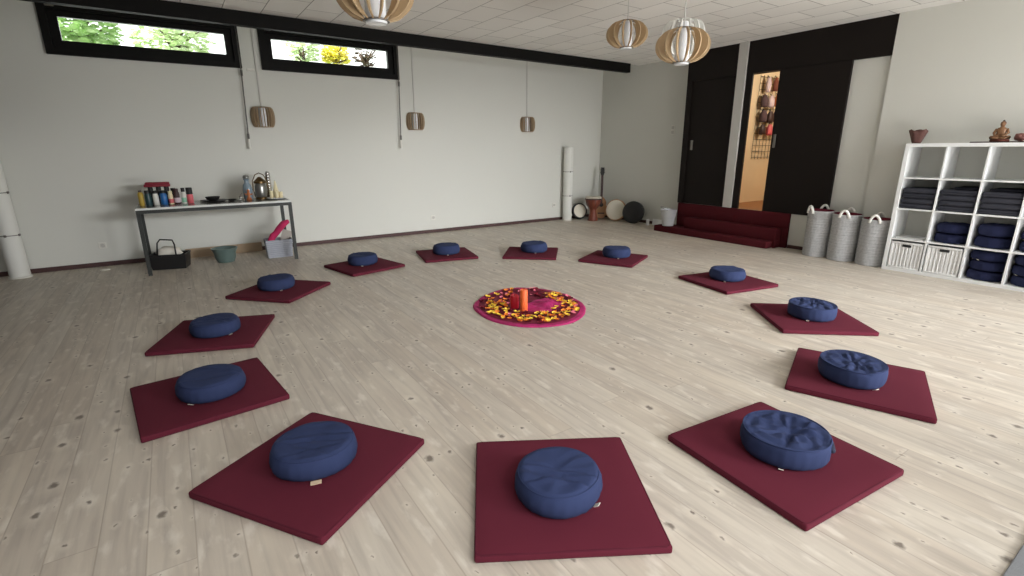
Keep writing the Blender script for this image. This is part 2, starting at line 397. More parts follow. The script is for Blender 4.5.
# right wall: near part, door wall, far part
struct(box('wall_right', (7.41, YN, 0), (7.6, 2.86, 3.3), 'wall'))
struct(box('wall_right', (XR + 0.035, 2.86, 0), (7.6, 3.36, 2.52), 'wall'))
struct(box('wall_right', (XR, 3.29, 0), (7.6, 5.8, 0.5), 'wall'))
struct(box('wall_right', (XB, 5.8, 0), (XB + 0.15, YW, 3.3), 'wall'))
struct(box('trim_1', (XR - 0.005, 2.862, 2.5), (7.6, 5.8, ZC + 0.02), 'dark'))          # dark fascia
struct(box('trim_2', (XR - 0.03, 4.742, 0.5), (7.5, 4.892, ZC), 'postw', bev=0.004))     # pale post
struct(box('trim_3', (XR - 0.004, 4.64, 0.5), (7.46, 4.742, 2.5), 'dark'))
struct(box('trim_4', (XR - 0.008, 5.70, 0.5), (7.58, 5.8, 2.5), 'dark'))
struct(box('trim_5', (XR - 0.004, 5.72, 2.5), (7.64, 5.805, ZC), 'dark'))
d1 = struct(box('door_1', (XR + 0.02, 4.892, 0.5), (XR + 0.06, 5.70, 2.5), 'dark', bev=0.003))
bm = bm_new(); add_box(bm, (XR - 0.0, 5.60, 1.4), (XR + 0.02, 5.64, 1.56), 0.004); obj('door_handle', bm, 'greymetal', d1)
d2 = struct(box('door_2', (XR - 0.02, 3.29, 0.5), (XR + 0.025, 4.22, 2.5), 'dark', bev=0.003))
bm = bm_new(); add_box(bm, (XR - 0.034, 4.15, 1.43), (XR - 0.02, 4.185, 1.62), 0.004); obj('door_handle', bm, 'greymetal', d2)
# beam and skirtings
bm = bm_new(); add_box(bm, (XL, 7.1, 2.81), (7.42, 7.2, ZC + 0.03), 0.004)
for v in bm.verts: v.co.z += (5.0 - v.co.x) * SL
struct(obj('trim_6', bm, 'darkframe'))
struct(box('baseboard_back', (XL, YW - 0.018, 0), (XB, YW, 0.055), 'skirt', bev=0.003))
struct(box('baseboard_right', (XB - 0.018, 6.0, 0), (XB, YW - 0.018, 0.055), 'skirt', bev=0.003))
struct(box('baseboard_right', (XR - 0.015, 2.5, 0), (XR, 3.77, 0.05), 'skirt', bev=0.003))
# clerestory windows: deep dark casing, sash and pane
for i, (a, b_) in enumerate(W):
    bm = bm_new(); y0, y1 = YW - 0.05, YW + 0.16
    w = 0.075
    add_box(bm, (a, y0, zb), (b_, y1, zb + w)); add_box(bm, (a, y0, zt - w), (b_, y1, zt))
    add_box(bm, (a, y0, zb + w), (a + w, y1, zt - w)); add_box(bm, (b_ - w, y0, zb + w), (b_, y1, zt - w))
    wd = struct(obj('window_%d' % (i + 1), bm, 'darkframe'))
    bm = bm_new(); a2, b2 = a + w, b_ - w; z0, z1 = zb + w, zt - w; s = 0.085
    add_box(bm, (a2, YW + 0.0, z0), (b2, YW + 0.06, z0 + s)); add_box(bm, (a2, YW, z1 - s + 0.02), (b2, YW + 0.06, z1))
    add_box(bm, (a2, YW, z0 + s), (a2 + s, YW + 0.06, z1 - s + 0.02)); add_box(bm, (b2 - s, YW, z0 + s), (b2, YW + 0.06, z1 - s + 0.02))
    obj('sash', bm, 'darkframe', wd)
    box('pane', (a2 + s, YW + 0.025, z0 + s), (b2 - s, YW + 0.033, z1 - s + 0.02), 'glass', wd)
    bm = bm_new(); add_tube(bm, [(a + 0.12, y0 - 0.012, zt - 0.03), (b_ - 0.03, y0 - 0.012, zt - 0.03)], 0.007, 8)
    add_box(bm, (a + 0.08, y0 - 0.022, zt - 0.05), (a + 0.16, y0, zt - 0.015), 0.004)
    obj('opener_bar', bm, 'greymetal', wd)
    # crank rod hanging below the right end of the window
    xr = b_ - 0.02
    t = thing('window_opener_rod', ('thin rod with white handle hanging from the left clerestory window' if i == 0 else 'thin rod with white handle hanging from the right clerestory window'), 'window opener', (xr, YW - 0.045, 1.45))
    bm = bm_new(); add_tube(bm, [(0, 0.0, 1.57), (0, -0.015, 1.0), (-0.02, -0.015, 0.3), (-0.025, -0.015, 0.12)], 0.008, 8); obj('rod', bm, 'darkcord', t, True)
    bm = bm_new(); add_tube(bm, [(-0.025, -0.015, 0.13), (-0.026, -0.015, 0.0)], [0.011, 0.016], 10); obj('handle', bm, 'socket', t, True, angle=40)
    for P_ in ([(-0.022, -0.015, 0.2), (-0.024, -0.015, 0.13)], [(0, -0.013, 1.02), (0, -0.015, 0.95)]):
        bm = bm_new(); add_tube(bm, P_, 0.015, 10); obj('joint', bm, 'darkcord', t, True, angle=40)
# hall behind the sliding door
struct(box('wall_hall', (7.6, 5.12, 0.4), (10.6, 5.27, 3.0), 'hallwall'))
struct(box('wall_hall', (10.6, 2.0, 0.4), (10.75, 5.27, 3.0), 'hallwall'))
struct(box('wall_hall', (7.6, 1.95, 0.4), (10.75, 2.1, 3.0), 'hallwall'))
struct(box('floor_hall', (XR + 0.03, 2.0, 0.4), (10.7, 5.2, 0.502), 'hallfloor'))
struct(box('ceiling_hall', (7.6, 2.0, 2.95), (10.7, 5.2, 3.05), 'hallwall'))

# ------------------------------------------------------------------ outside: ground and trees seen through the clerestory
struct(box('ground_outside', (-6, 8.45, -0.12), (12, 20, -0.02), 'grass'))
def tree(label, x, y, zc, r, lm, n, leaf, seed, twigs=8):
    rg = random.Random(seed)
    t = thing('tree', label, 'tree', (x, y, -0.02), 0, 'trees outside the high windows')
    bm = bm_new(); add_tube(bm, [(0, 0, 0), (0.03, 0.02, zc * 0.5), (0, 0, zc)], [0.11, 0.08, 0.03], 10)
    for k in range(twigs):
        a = rg.uniform(0, 2 * PI); e = rg.uniform(-0.1, 0.9); l = r * rg.uniform(0.7, 1.0); z = zc - r * rg.uniform(0.0, 0.6)
        p = Vector((math.cos(a) * math.cos(e), math.sin(a) * math.cos(e), math.sin(e)))
        add_tube(bm, [(0, 0, z), tuple(Vector((0, 0, z)) + p * l * 0.5), tuple(Vector((0, 0, z + 0.05)) + p * l)], [0.03, 0.02, 0.008], 6)
    obj('trunk', bm, 'bark', t, True)
    bm = bm_new()
    for k in range(n):
        d = Vector((rg.gauss(0, 1), rg.gauss(0, 1), rg.gauss(0, 1))).normalized() * r * (rg.random() ** 0.4)
        d.z *= 0.85
        c = Vector((0, 0, zc)) + d
        q = Matrix.Rotation(rg.uniform(0, 6.28), 3, 'Z') @ Matrix.Rotation(rg.uniform(-1.2, 1.2), 3, 'X')
        s = leaf * rg.uniform(0.7, 1.3)
        pts = [(-0.5, 0, 0), (-0.15, 0.22, 0.03), (0.2, 0.2, 0.03), (0.5, 0, 0), (0.2, -0.2, 0.03), (-0.15, -0.22, 0.03)]
        bm.faces.new([bm.verts.new(c + q @ Vector(p) * s) for p in pts])
    obj('foliage', bm, lm, t)
tree('leafy green tree filling the left part of the left high window', -0.95, 11.6, 3.4, 0.62, 'leaf', 900, 0.16, 1)
tree('pale green tree in the middle of the left high window', 0.45, 12.2, 3.5, 0.66, 'leaf_pale', 800, 0.15, 2)
tree('pale green tree in the left half of the right high window', 2.72, 12.0, 3.45, 0.36, 'leaf_pale', 330, 0.12, 3)
tree('yellow leaved tree in the middle of the right high window', 3.42, 12.1, 3.45, 0.31, 'leaf_yellow', 420, 0.12, 4)
tree('sparse brown twigged tree in the right half of the right high window', 4.06, 12.0, 3.45, 0.3, 'bark', 90, 0.1, 5, 22)

# ------------------------------------------------------------------ mats and cushions in the circle
S = 0.723; TH = 0.035
def mat_mesh(seed):
    bm = bm_new(); h = S / 2
    add_box(bm, (-h, -h, 0.001), (h, h, TH), 0.009, 3)
    # a little softness: drop corners slightly
    bmesh.ops.subdivide_edges(bm, edges=[e for e in bm.edges if e.calc_length() > 0.3], cuts=10, use_grid_fill=True)
    for v in bm.verts:
        if v.co.z > TH * 0.6:
            v.co.z += 0.0016 * noise.noise(v.co * 5 + Vector((seed * 7.1, 0, 0)))
            e = max(abs(v.co.x), abs(v.co.y)) / h
    return bm
def piping_bm():
    bm = bm_new(); h = S / 2 - 0.0055
    for z in (TH - 0.004,):
        r = 0.02; pts = []
        for (sx, sy, a0) in ((1, 1, 0), (-1, 1, 90), (-1, -1, 180), (1, -1, 270)):
            for k in range(4):
                a = math.radians(a0 + 30 * k); pts.append((sx * (h - r) + r * math.cos(a) * 1.0, sy * (h - r) + r * math.sin(a), z))
        add_tube(bm, pts, 0.0045, 6, closed=True)
    return bm
def cushion_bm(R, Hc, seed, crumple, sag):
    bm = bm_new()
    prof = [(0, 0.002), (R * 0.5, 0.002), (R * 0.86, 0.003), (R * 0.95, 0.012), (R * 0.995, 0.034), (R, Hc * 0.46), (R * 0.985, Hc * 0.62), (R * 0.955, Hc * 0.76), (R * 0.915, Hc * 0.87), (R * 0.87, Hc * 0.945), (R * 0.82, Hc * 0.985)]
    prof += [(R * f, Hc * (1.0 - sag * (0.85 - f) ** 0.7)) for f in (0.77, 0.71, 0.65, 0.58, 0.5, 0.42, 0.34, 0.26, 0.18, 0.09)] + [(0, Hc * (1 - sag * 0.88))]
    if crumple > 0.5:       # boxy cover: upright side, crisp seam, slack top
        prof[5:11] = [(R * 1.005, Hc * 0.5), (R * 1.0, Hc * 0.7), (R * 0.985, Hc * 0.86), (R * 0.96, Hc * 0.945), (R * 0.92, Hc * 0.975), (R * 0.85, Hc * 0.955)]
    vs = add_lathe(bm, prof, 84)
    off = Vector((seed * 13.7, seed * 3.1, 0)); rg = random.Random(seed)
    creases = [(-0.59 + rg.uniform(-0.45, 0.45) if crumple < 0.5 else rg.uniform(0, PI), rg.uniform(-0.09, 0.09), rg.uniform(0.006, 0.012)) for _ in range(3 + int(crumple * 5))]
    for v in vs:
        p = v.co.copy(); rr_ = math.hypot(p.x, p.y) / R; a = math.atan2(p.y, p.x)
        big = noise.noise(p * 7 + off)
        if p.z > Hc * 0.72:
            top = min(1.0, (p.z / Hc - 0.72) / 0.2)
            rid = 1 - abs(noise.noise(Vector((p.x * 9, p.y * 15, 0)) + off)) * 2
            fold = noise.noise(Vector((p.x * 24, p.y * 11, 0)) + off * 2)
            cr = 0.0
            for (ca, cd, cw) in creases:      # long soft folds across the top
                dd = p.x * math.sin(ca) - p.y * math.cos(ca) - cd + 0.02 * noise.noise(p * 9 + off)
                cr -= 0.006 * math.exp(-(dd / cw) ** 2) - 0.004 * math.exp(-((dd - 1.8 * cw) / (1.5 * cw)) ** 2)
            inner = 1 if rr_ < 0.84 else 0.45
            v.co.z += top * (0.004 * big + (1.0 + 0.3 * crumple) * cr * inner + crumple * (0.012 * rid - 0.007 + 0.013 * fold) * inner)
            v.co.z -= 0.010 * top * (1 if crumple > 0.5 else 0.35) * math.exp(-((rr_ - 0.80) / 0.05) ** 2)     # seam groove inside the shoulder
        elif p.z > 0.01:
            k = 0.0045 * noise.noise(p * 12 + off) - 0.003 * max(0, noise.noise(Vector((a * 6, p.z * 26, seed)))) + 0.0012 * math.sin(a * 24 + seed)
            v.co.z += 0.003 * big * (p.z / Hc)
            v.co.x += p.x / R * k; v.co.y += p.y / R * k
        # slightly oval, hand stuffed outline
        s_ = 1 + 0.018 * math.sin(2 * a + seed) + 0.01 * math.sin(3 * a + seed * 2.1)
        v.co.x *= s_; v.co.y *= s_
    return bm
MATS = [  # key, mat centre, mat angle, cushion centre, wrinkle, sag, label direction, mat text, cushion text
 ('A', (1.181, 1.407), -30.5, (1.15, 1.383), 0.35, 0.06, -64, 'at the front of the circle, nearest the camera', 'on the mat nearest the camera at the front of the circle'),
 ('B', (0.352, 2.169), -55.7, (0.358, 2.189), 0.25, 0.10, -103, 'just left of the front centre mat, corner towards the camera', 'on the mat just left of the front centre mat'),
 ('C', (2.212, 1.020), -95.4, (2.227, 1.012), 1.0, 0.12, -154, 'just right of the front centre mat, corner towards the camera', 'on the mat just right of the front centre mat, wrinkled top'),
 ('D', (-0.014, 3.278), 6.2, (0.007, 3.257), 0.15, 0.08, -131, 'second nearest on the left side of the circle', 'on the second nearest mat on the left side'),
 ('E', (0.107, 4.431), -20.7, (0.109, 4.414), 0.15, 0.06, -60, 'leftmost middle of the circle, third nearest on the left side', 'on the third nearest mat on the left side'),
 ('F', (0.767, 5.513), -46.1, (0.745, 5.57), 0.2, 0.05, -86, 'on the far left, below the grey bin under the table', 'on the far left mat below the grey bin under the table'),
 ('G', (1.850, 6.118), -77.1, (1.853, 6.185), 0.2, 0.04, -110, 'set diamond wise near the back wall, right of the bin', 'on the diamond wise mat near the back wall right of the bin'),
 ('H', (3.013, 6.159), -13.2, (3.020, 6.165), 0.2, 0.03, -110, 'at the back of the circle, left of the rearmost middle mat', 'on the back mat just left of the rearmost middle one'),
 ('I', (4.042, 5.561), -40.9, (4.100, 5.575), 0.2, 0.03, -120, 'at the back of the circle, straight behind the flower cloth', 'on the back mat straight behind the flower cloth'),
 ('J', (4.734, 4.648), -63.9, (4.800, 4.665), 0.2, 0.04, -127, 'at the back right, in front of the drums in the corner', 'on the back right mat in front of the corner drums'),
 ('K', (4.899, 3.084), -100.8, (4.940, 3.115), 0.25, 0.05, -153, 'on the right side, in front of the dark red steps', 'on the right hand mat in front of the red steps'),
 ('L', (4.365, 1.945), -39.4, (4.375, 1.94), 0.8, 0.10, -161, 'on the right side, below the woven laundry baskets', 'on the right hand mat below the woven laundry baskets, wrinkled top'),
 ('M', (3.391, 1.173), -68.3, (3.347, 1.194), 0.9, 0.12, -111, 'on the right side, rightmost in the photo and second nearest', 'on the rightmost, second nearest mat, wrinkled top'),
]
cushions = {}
RC, HC = 0.184, 0.119
for i, (k, mc, ma, cc, wr, sag, ta, mtxt, ctxt) in enumerate(MATS):
    o = thing('meditation_mat', 'square burgundy meditation mat ' + mtxt, 'mat', (mc[0], mc[1], 0), math.radians(ma), 'burgundy mats in the circle')
    obj('cover', mat_mesh(i), 'burgundy', o, True, angle=35)
    obj('piping', piping_bm(), 'burgundy_edge', o, True)
    r = RC * (1.0, 1.02, 1.02, 1.0, 0.98, 1, 1, 1, 1, 1.0, 1.02, 1, 1)[i]
    h = HC * (1.0, 0.98, 1.0, 0.98, 0.95, 1.0, 1.05, 1.08, 1.08, 1.05, 1.0, 1.0, 1.0)[i]
    t = thing('meditation_cushion', 'round navy cushion ' + ctxt, 'cushion', (cc[0], cc[1], TH + 0.0012), 0, 'navy cushions in the circle')
    cushions[k] = t
    obj('cover', cushion_bm(r, h, i + 1, wr, sag), 'navy', t, True)
    bm = bm_new()
    pts = []; w_ = lambda a: 1 + 0.018 * math.sin(2 * a + i + 1) + 0.01 * math.sin(3 * a + (i + 1) * 2.1)
    for q in range(64):
        a = 2 * PI * q / 64
        pts.append((r * (0.965 if wr > 0.5 else 0.915) * w_(a) * math.cos(a), r * (0.965 if wr > 0.5 else 0.915) * w_(a) * math.sin(a), h * (0.945 if wr > 0.5 else 0.868) + 0.0015 * math.sin(3 * a + i)))
    add_tube(bm, pts, 0.0042 if wr > 0.5 else 0.0028, 6, closed=True); obj('piping', bm, 'navy', t, True)
    a = math.radians(ta); big = (k == 'B')
    bm = bm_new(); s = (0.045, 0.014) if big else (0.022, 0.016)
    add_box(bm, (-s[1] * 0.6, -s[0] / 2, 0), (s[1], s[0] / 2, 0.003), 0.0, mtx=T4(r * 0.94 * math.cos(a), r * 0.94 * math.sin(a), 0.002) @ Matrix.Rotation(a, 4, 'Z') @ R4('Y', 6 if big else -35))
    lb = obj('label_tab', bm, 'beige_tag' if big else 'tag', t); lb['label'] = 'beige paper slip under the cushion edge' if big else 'small white label tab'
    if k in 'CLM':
        a = math.radians({'C': -62, 'L': -30, 'M': -20}[k])
        bm = bm_new(); pts = [(r * f * math.cos(a + da), r * f * math.sin(a + da), z) for f, da, z in ((0.97, -0.22, h * 0.8), (1.03, -0.16, h * 0.62), (1.045, 0.0, h * 0.5), (1.03, 0.16, h * 0.62), (0.97, 0.22, h * 0.8))]
        vs = add_tube(bm, pts, 0.011, 8); obj('carry_strap', bm, 'navy_dark', t, True)

# ------------------------------------------------------------------ flower cloth with petals and two candles
poly = [(2.176, 3.927), (2.306, 4.062), (2.513, 4.188), (2.76, 4.25), (2.91, 4.191), (3.055, 4.047), (3.129, 3.82), (3.12, 3.551), (3.045, 3.328), (2.959, 3.224), (2.8, 3.095), (2.629, 3.032), (2.501, 3.043), (2.354, 3.095), (2.221, 3.198), (2.142, 3.328), (2.095, 3.498), (2.109, 3.698)]
CX, CY = 2.62, 3.62
ang = sorted((math.atan2(y - CY, x - CX), math.hypot(x - CX, y - CY)) for x, y in poly)
def rad(a):
    a = (a + PI) % (2 * PI) - PI
    for (a0, r0), (a1, r1) in zip(ang, ang[1:] + [(ang[0][0] + 2 * PI, ang[0][1])]):
        for aa in (a, a + 2 * PI):
            if a0 <= aa <= a1: return r0 + (r1 - r0) * (aa - a0) / (a1 - a0)
    return 0.5
def cz(x, y): return 0.007 + 0.005 * (1 + noise.noise(Vector((x * 9, y * 9, 2)))) 
def cloth_bm(f0, f1, up, nr=14, na=96, lip=True):
    bm = bm_new(); rows = []
    for i in range(nr + 1):
        f = f0 + (f1 - f0) * i / nr; row = []
        for j in range(na):
            a = 2 * PI * j / na; r = rad(a) * f; x, y = r * math.cos(a), r * math.sin(a)
            z = cz(x, y) + up + (0.007 if f0 > 0.5 else 0.004) * (1 if f < 0.98 else 0.3) * noise.noise(Vector((x * 22, y * 22, up * 90)))
            if lip and i == nr: z = 0.002
            row.append(bm.verts.new((x, y, z)))
        rows.append(row)
    if f0 < 0.01:
        c = bm.verts.new((0, 0, cz(0, 0) + up))
    for A, B in zip(rows, rows[1:]):
        for j in range(na): bm.faces.new((A[j], A[(j + 1) % na], B[(j + 1) % na], B[j]))
    return bm
t = thing('round_cloth', 'magenta and crimson round cloth laid on the floor in the centre of the circle', 'cloth', (CX, CY, 0))
o = obj('border', cloth_bm(0.88, 1.0, 0.001, 6), 'magenta', t, True); o['label'] = 'bright magenta border'
o = obj('middle', cloth_bm(0.02, 0.90, 0.0035, 16, lip=False), 'crimson', t, True); o['label'] = 'dark crimson middle'
bm = bm_new()   # crumpled magenta scarf right of the candles
rows = []
for i in range(13):
    row = []
    for j in range(40):
        a = 2 * PI * j / 40; f = i / 12; r = f * (0.20 + 0.05 * math.sin(2 * a + 1) + 0.02 * math.sin(5 * a))
        x, y = r * math.cos(a), r * math.sin(a)
        z = 0.016 + (1 - f ** 2) * 0.032 + 0.034 * (1 - f) ** 0.5 * noise.noise(Vector((x * 14, y * 14, 8))) + (0.014 * (1 - f) ** 0.4 * noise.noise(Vector((x * 40, y * 20, 3))))
        if i == 12: z = 0.013
        row.append(bm.verts.new((x, y, z)))
    rows.append(row)
for A, B in zip(rows, rows[1:]):
    for j in range(40):
        try: bm.faces.new((A[j], A[(j + 1) % 40], B[(j + 1) % 40], B[j]))
        except ValueError: pass
bmesh.ops.remove_doubles(bm, verts=bm.verts[:], dist=1e-5)
o = obj('crumpled_scarf', bm, 'magenta', smooth=True, loc=(2.72, 3.53, 0.007)); tag(o, 'crumpled magenta scarf beside the orange candle', 'scarf')
for (nm, lab, cat_m, x, y, r, h) in (('pillar_candle', 'tall orange pillar candle standing on the magenta cloth', 'wax_o', 2.468, 3.507, 0.036, 0.20), ('pillar_candle', 'short red pillar candle left of the orange candle', 'wax_r', 2.45, 3.63, 0.039, 0.12)):
    t = thing(nm, lab, 'candle', (x, y, 0.016))
    bm = bm_new(); add_lathe(bm, [(0, 0), (r * 0.97, 0), (r, 0.004), (r, h - 0.006), (r * 0.94, h), (r * 0.6, h - 0.006), (0, h - 0.009)], 28); obj('wax', bm, cat_m, t, True, angle=50)
    bm = bm_new(); add_tube(bm, [(0, 0, h - 0.012), (0.001, 0, h + 0.004), (0.004, 0, h + 0.012)], 0.0015, 6); obj('wick', bm, 'wick', t)
def petal_bm(seed, s):
    rg = random.Random(seed); bm = bm_new()
    n = 10; c = bm.verts.new((0, 0, 0.003)); ring = []; ring2 = []
    for k in range(n):
        a = 2 * PI * k / n; rx = s * (0.5 + 0.1 * math.cos(2 * a + rg.uniform(-.3, .3))); 
        ring.append(bm.verts.new((rx * 0.6 * math.cos(a), rx * 0.5 * math.sin(a), 0.003)))
        ring2.append(bm.verts.new((rx * math.cos(a), rx * 0.85 * math.sin(a), 0.004 + s * rg.uniform(0.05, 0.32))))
    for k in range(n):
        bm.faces.new((c, ring[k], ring[(k + 1) % n])); bm.faces.new((ring[k], ring2[k], ring2[(k + 1) % n], ring[(k + 1) % n]))
    return bm
protos = {}
def petals(n, mname, label, group, size, region, seed):
    rg = random.Random(seed); first = None; done = 0
    pts = []
    while done < n:
        a = rg.uniform(0, 2 * PI); f = math.sqrt(rg.uniform(0.10, 0.86 ** 2 if region != 'all' else 0.9 ** 2))
        x, y = rad(a) * f * math.cos(a), rad(a) * f * math.sin(a)
        # camera-right direction and depth direction on the floor
        u = x * 0.83 - y * 0.556; v = x * 0.556 + y * 0.83
        d_ = 1.0
        if region == 'front':
            if v > 0.12 and rg.random() > 0.5: continue
            if abs(u) < 0.17 and v > -0.22: continue
            if u < -0.42: continue
        X, Y = CX + x, CY + y
        if math.hypot(X - 2.468, Y - 3.507) < 0.07 or math.hypot(X - 2.45, Y - 3.63) < 0.07: continue
        if math.hypot(X - 2.72, Y - 3.52) < 0.15 and rg.random() > 0.12: continue
        if any((X - p) ** 2 + (Y - q) ** 2 < (size * 0.55) ** 2 for p, q in pts): continue
        pts.append((X, Y))
        if first is None:
            o = obj('flower_petal', petal_bm(seed, size), mname, smooth=True); first = o
        else:
            o = first.copy(); C.objects.link(o)
        o.location = (X, Y, cz(x, y) + 0.0065 + (0.004 if region == 'front' else 0))
        if math.hypot(X - 2.72, Y - 3.52) < 0.2: o.location.z += 0.02
        o.rotation_euler = (rg.uniform(-0.25, 0.25), rg.uniform(-0.25, 0.25), rg.uniform(0, 6.28))
        sc_ = rg.uniform(0.75, 1.2); o.scale = (sc_, sc_, sc_)
        tag(o, label, 'petal', group); done += 1
petals(74, 'yellow', 'small yellow flower petal scattered over the crimson middle of the round cloth', 'yellow petals on the cloth', 0.046, 'front', 11)
petals(62, 'orange', 'small orange flower petal scattered over the crimson middle of the round cloth', 'orange petals on the cloth', 0.044, 'front', 12)
petals(24, 'pinkp', 'pale pink flower petal scattered over the crimson middle of the round cloth', 'pink petals on the cloth', 0.042, 'all', 13)
petals(52, 'redp', 'dark red flower petal scattered over the crimson middle of the round cloth', 'dark red petals on the cloth', 0.055, 'all', 14)

# ------------------------------------------------------------------ pendant lamps
def shade_bm(R, Hh, n, th, a0=0.0, a1=2 * PI, rin=0.30, full=True, power=0.62, width=0.3):
    """radial curved plywood slats between two rings"""
    bm = bm_new(); K = 14
    cnt = n if full else n + 1
    for k in range(cnt):
        a = a0 + (a1 - a0) * k / n
        ca, sa = math.cos(a), math.sin(a); tx, ty = -sa * th / 2, ca * th / 2
        L = []
        for j in range(K + 1):
            s = -1 + 2 * j / K
            b = (1 - abs(s) ** 2.2) ** power
            ro = R * (rin + (1 - rin) * b)
            wdt = R * (0.06 + width * b ** 0.7)
            ri = max(R * 0.28, ro - wdt)
            L.append((ro, ri, s * Hh / 2))
        vv = []
        for sgn in (-1, 1):
            vv.append([(bm.verts.new((ro * ca + sgn * tx, ro * sa + sgn * ty, z)), bm.verts.new((ri * ca + sgn * tx, ri * sa + sgn * ty, z))) for ro, ri, z in L])
        A, B = vv
        for j in range(K):
            bm.faces.new((A[j][0], A[j + 1][0], A[j + 1][1], A[j][1]))
            bm.faces.new((B[j][0], B[j][1], B[j + 1][1], B[j + 1][0]))
            bm.faces.new((A[j][0], B[j][0], B[j + 1][0], A[j + 1][0]))
            bm.faces.new((A[j][1], A[j + 1][1], B[j + 1][1], B[j][1]))
        for j in (0, K): bm.faces.new((A[j][0], A[j][1], B[j][1], B[j][0]))
    return bm
def pendant(label, loc, R, Hh, wood, n=14, power=0.62, rot=0.0, width=0.22):
    t = thing('pendant_lamp', label, 'lamp', loc, rot, 'pendant lamps under the ceiling')
    obj('slat_shade', shade_bm(R, Hh, n, 0.008, power=power, width=width), wood, t)
    for z in (-Hh / 2 + 0.004, Hh / 2 - 0.004):
        bm = bm_new(); add_lathe(bm, [(R * 0.27, z - 0.004), (R * 0.34, z - 0.004), (R * 0.34, z + 0.004), (R * 0.27, z + 0.004), (R * 0.27, z - 0.004)], 32)
        obj('ring', bm, wood if wood == 'ply_white' else 'greymetal', t, True, angle=40)
    bm = bm_new(); r = R * 0.265
    add_lathe(bm, [(0, -Hh * 0.47), (r * 0.9, -Hh * 0.47), (r, -Hh * 0.45), (r, Hh * 0.40), (r * 0.9, Hh * 0.43), (0, Hh * 0.43)], 32); obj('diffuser', bm, 'opal', t, True, angle=40)
    bm = bm_new(); z = -Hh / 2 - 0.002; add_lathe(bm, [(0, z - 0.012), (R * 0.26, z - 0.008), (R * 0.275, z), (R * 0.26, z + 0.01), (0, z + 0.01)], 32); obj('end_cap', bm, 'opal', t, True, angle=40)
    bm = bm_new(); zc = zc_at(loc[0]) - loc[2]; add_tube(bm, [(0, 0, Hh * 0.43), (0, 0, zc - 0.02)], 0.0035, 8)
    obj('cord', bm, 'cord', t, True)
    bm = bm_new(); add_lathe(bm, [(0, zc - 0.035), (0.035, zc - 0.033), (0.05, zc - 0.015), (0.052, zc), (0, zc)], 24); obj('ceiling_rose', bm, 'socket', t, True, angle=40)
def ROT(x, y): return math.atan2(-y, -x) + PI / 14      # a gap between slats faces the middle of the room
pendant('slatted wood pendant lamp cut off by the top edge, above the right high window', (1.0, 2.745, 2.207), 0.2, 0.285, 'ply', rot=ROT(1.0, 2.745))
pendant('slatted wood pendant lamp hanging alone, left of the overlapping pair', (3.92, 3.825, 2.505), 0.2, 0.245, 'ply', rot=ROT(3.92, 3.825))
pendant('slatted wood pendant lamp in front of the white one, by the dark doors', (3.385, 2.717, 2.18), 0.2, 0.245, 'ply', rot=ROT(3.385, 2.717))
pendant('white slatted pendant lamp half hidden behind a wooden one', (3.795, 3.05, 2.325), 0.18, 0.30, 'ply_white', power=0.3, width=0.16, rot=0.1)

# ------------------------------------------------------------------ half-round wall lamps on the window wall with cable ducts
for (x, lab) in ((1.2, 'small slatted wall lamp between the two high windows'), (3.5, 'small slatted wall lamp right of the right high window'), (5.775, 'small slatted wall lamp furthest right on the window wall')):
    z = 1.875; Hh = 0.27; R = 0.158
    t = thing('wall_lamp', lab, 'lamp', (x, YW - 0.004, z), 0, 'slatted lamps on the window wall')
    bm = shade_bm(R, Hh, 10, 0.006, a0=PI, a1=2 * PI, rin=0.74, full=False, power=0.6, width=0.24); obj('slat_shade', bm, 'ply_brown', t)
    bm = bm_new()
    for zz in (-Hh / 2, Hh / 2 - 0.008):
        n = 20; out = [(R * 0.76 * math.cos(PI + PI * q / n), R * 0.76 * math.sin(PI + PI * q / n)) for q in range(n + 1)]
        add_prism(bm, out, zz, zz + 0.008)
    obj('end_plate', bm, 'ply_brown', t)
    bm = bm_new(); n = 16; out = [(R * 0.36 * math.cos(PI + PI * q / n), R * 0.36 * math.sin(PI + PI * q / n)) for q in range(n + 1)]
    add_prism(bm, out, -Hh * 0.46, Hh * 0.46); obj('diffuser', bm, 'opal', t)
    bm = bm_new(); add_box(bm, (-0.011, -0.012, Hh / 2), (0.011, 0.0, 3.15 - z), 0.002); obj('cable_duct', bm, 'cord', t)
o = box('junction_cover', (1.075, YW - 0.02, 2.475), (1.17, YW - 0.001, 2.505), 'socket', bev=0.003); tag(o, 'small white cover plate under the gap between the high windows', 'cover plate')

# sockets and switches
def socket(lab, x, z):
    t = thing('wall_socket', lab, 'socket', (x, YW - 0.001, z))
    bm = bm_new(); add_box(bm, (-0.04, -0.01, -0.04), (0.04, 0, 0.04), 0.004); obj('plate', bm, 'socket', t)
    bm = bm_new(); add_lathe(bm, [(0.022, 0), (0.024, 0.004), (0.027, 0.004), (0.027, 0)], 20, mtx=T4(0, -0.01, 0) @ R4('X', 90)); add_lathe(bm, [(0, 0.0005), (0.02, 0.0005)], 20, mtx=T4(0, -0.01, 0) @ R4('X', 90)); obj('inset', bm, 'postw', t, True, angle=30)
socket('white wall socket low on the wall left of the steel table', -0.868, 0.265)
socket('white wall socket low on the wall above the far left mats, mid wall', 3.742, 0.265)
socket('white wall socket just left of the right column lamp', 6.47, 0.312)
t = thing('light_switch', 'white light switch on the wall left of the dark door', 'switch', (XB, 6.24, 1.75))
bm = bm_new(); add_box(bm, (-0.012, -0.04, -0.08), (-0.001, 0.04, 0.08), 0.003); obj('plate', bm, 'socket', t)
for z in (-0.04, 0.04):
    bm = bm_new(); add_box(bm, (-0.018, -0.028, z - 0.028), (-0.011, 0.028, z + 0.028), 0.003); obj('rocker', bm, 'postw', t)

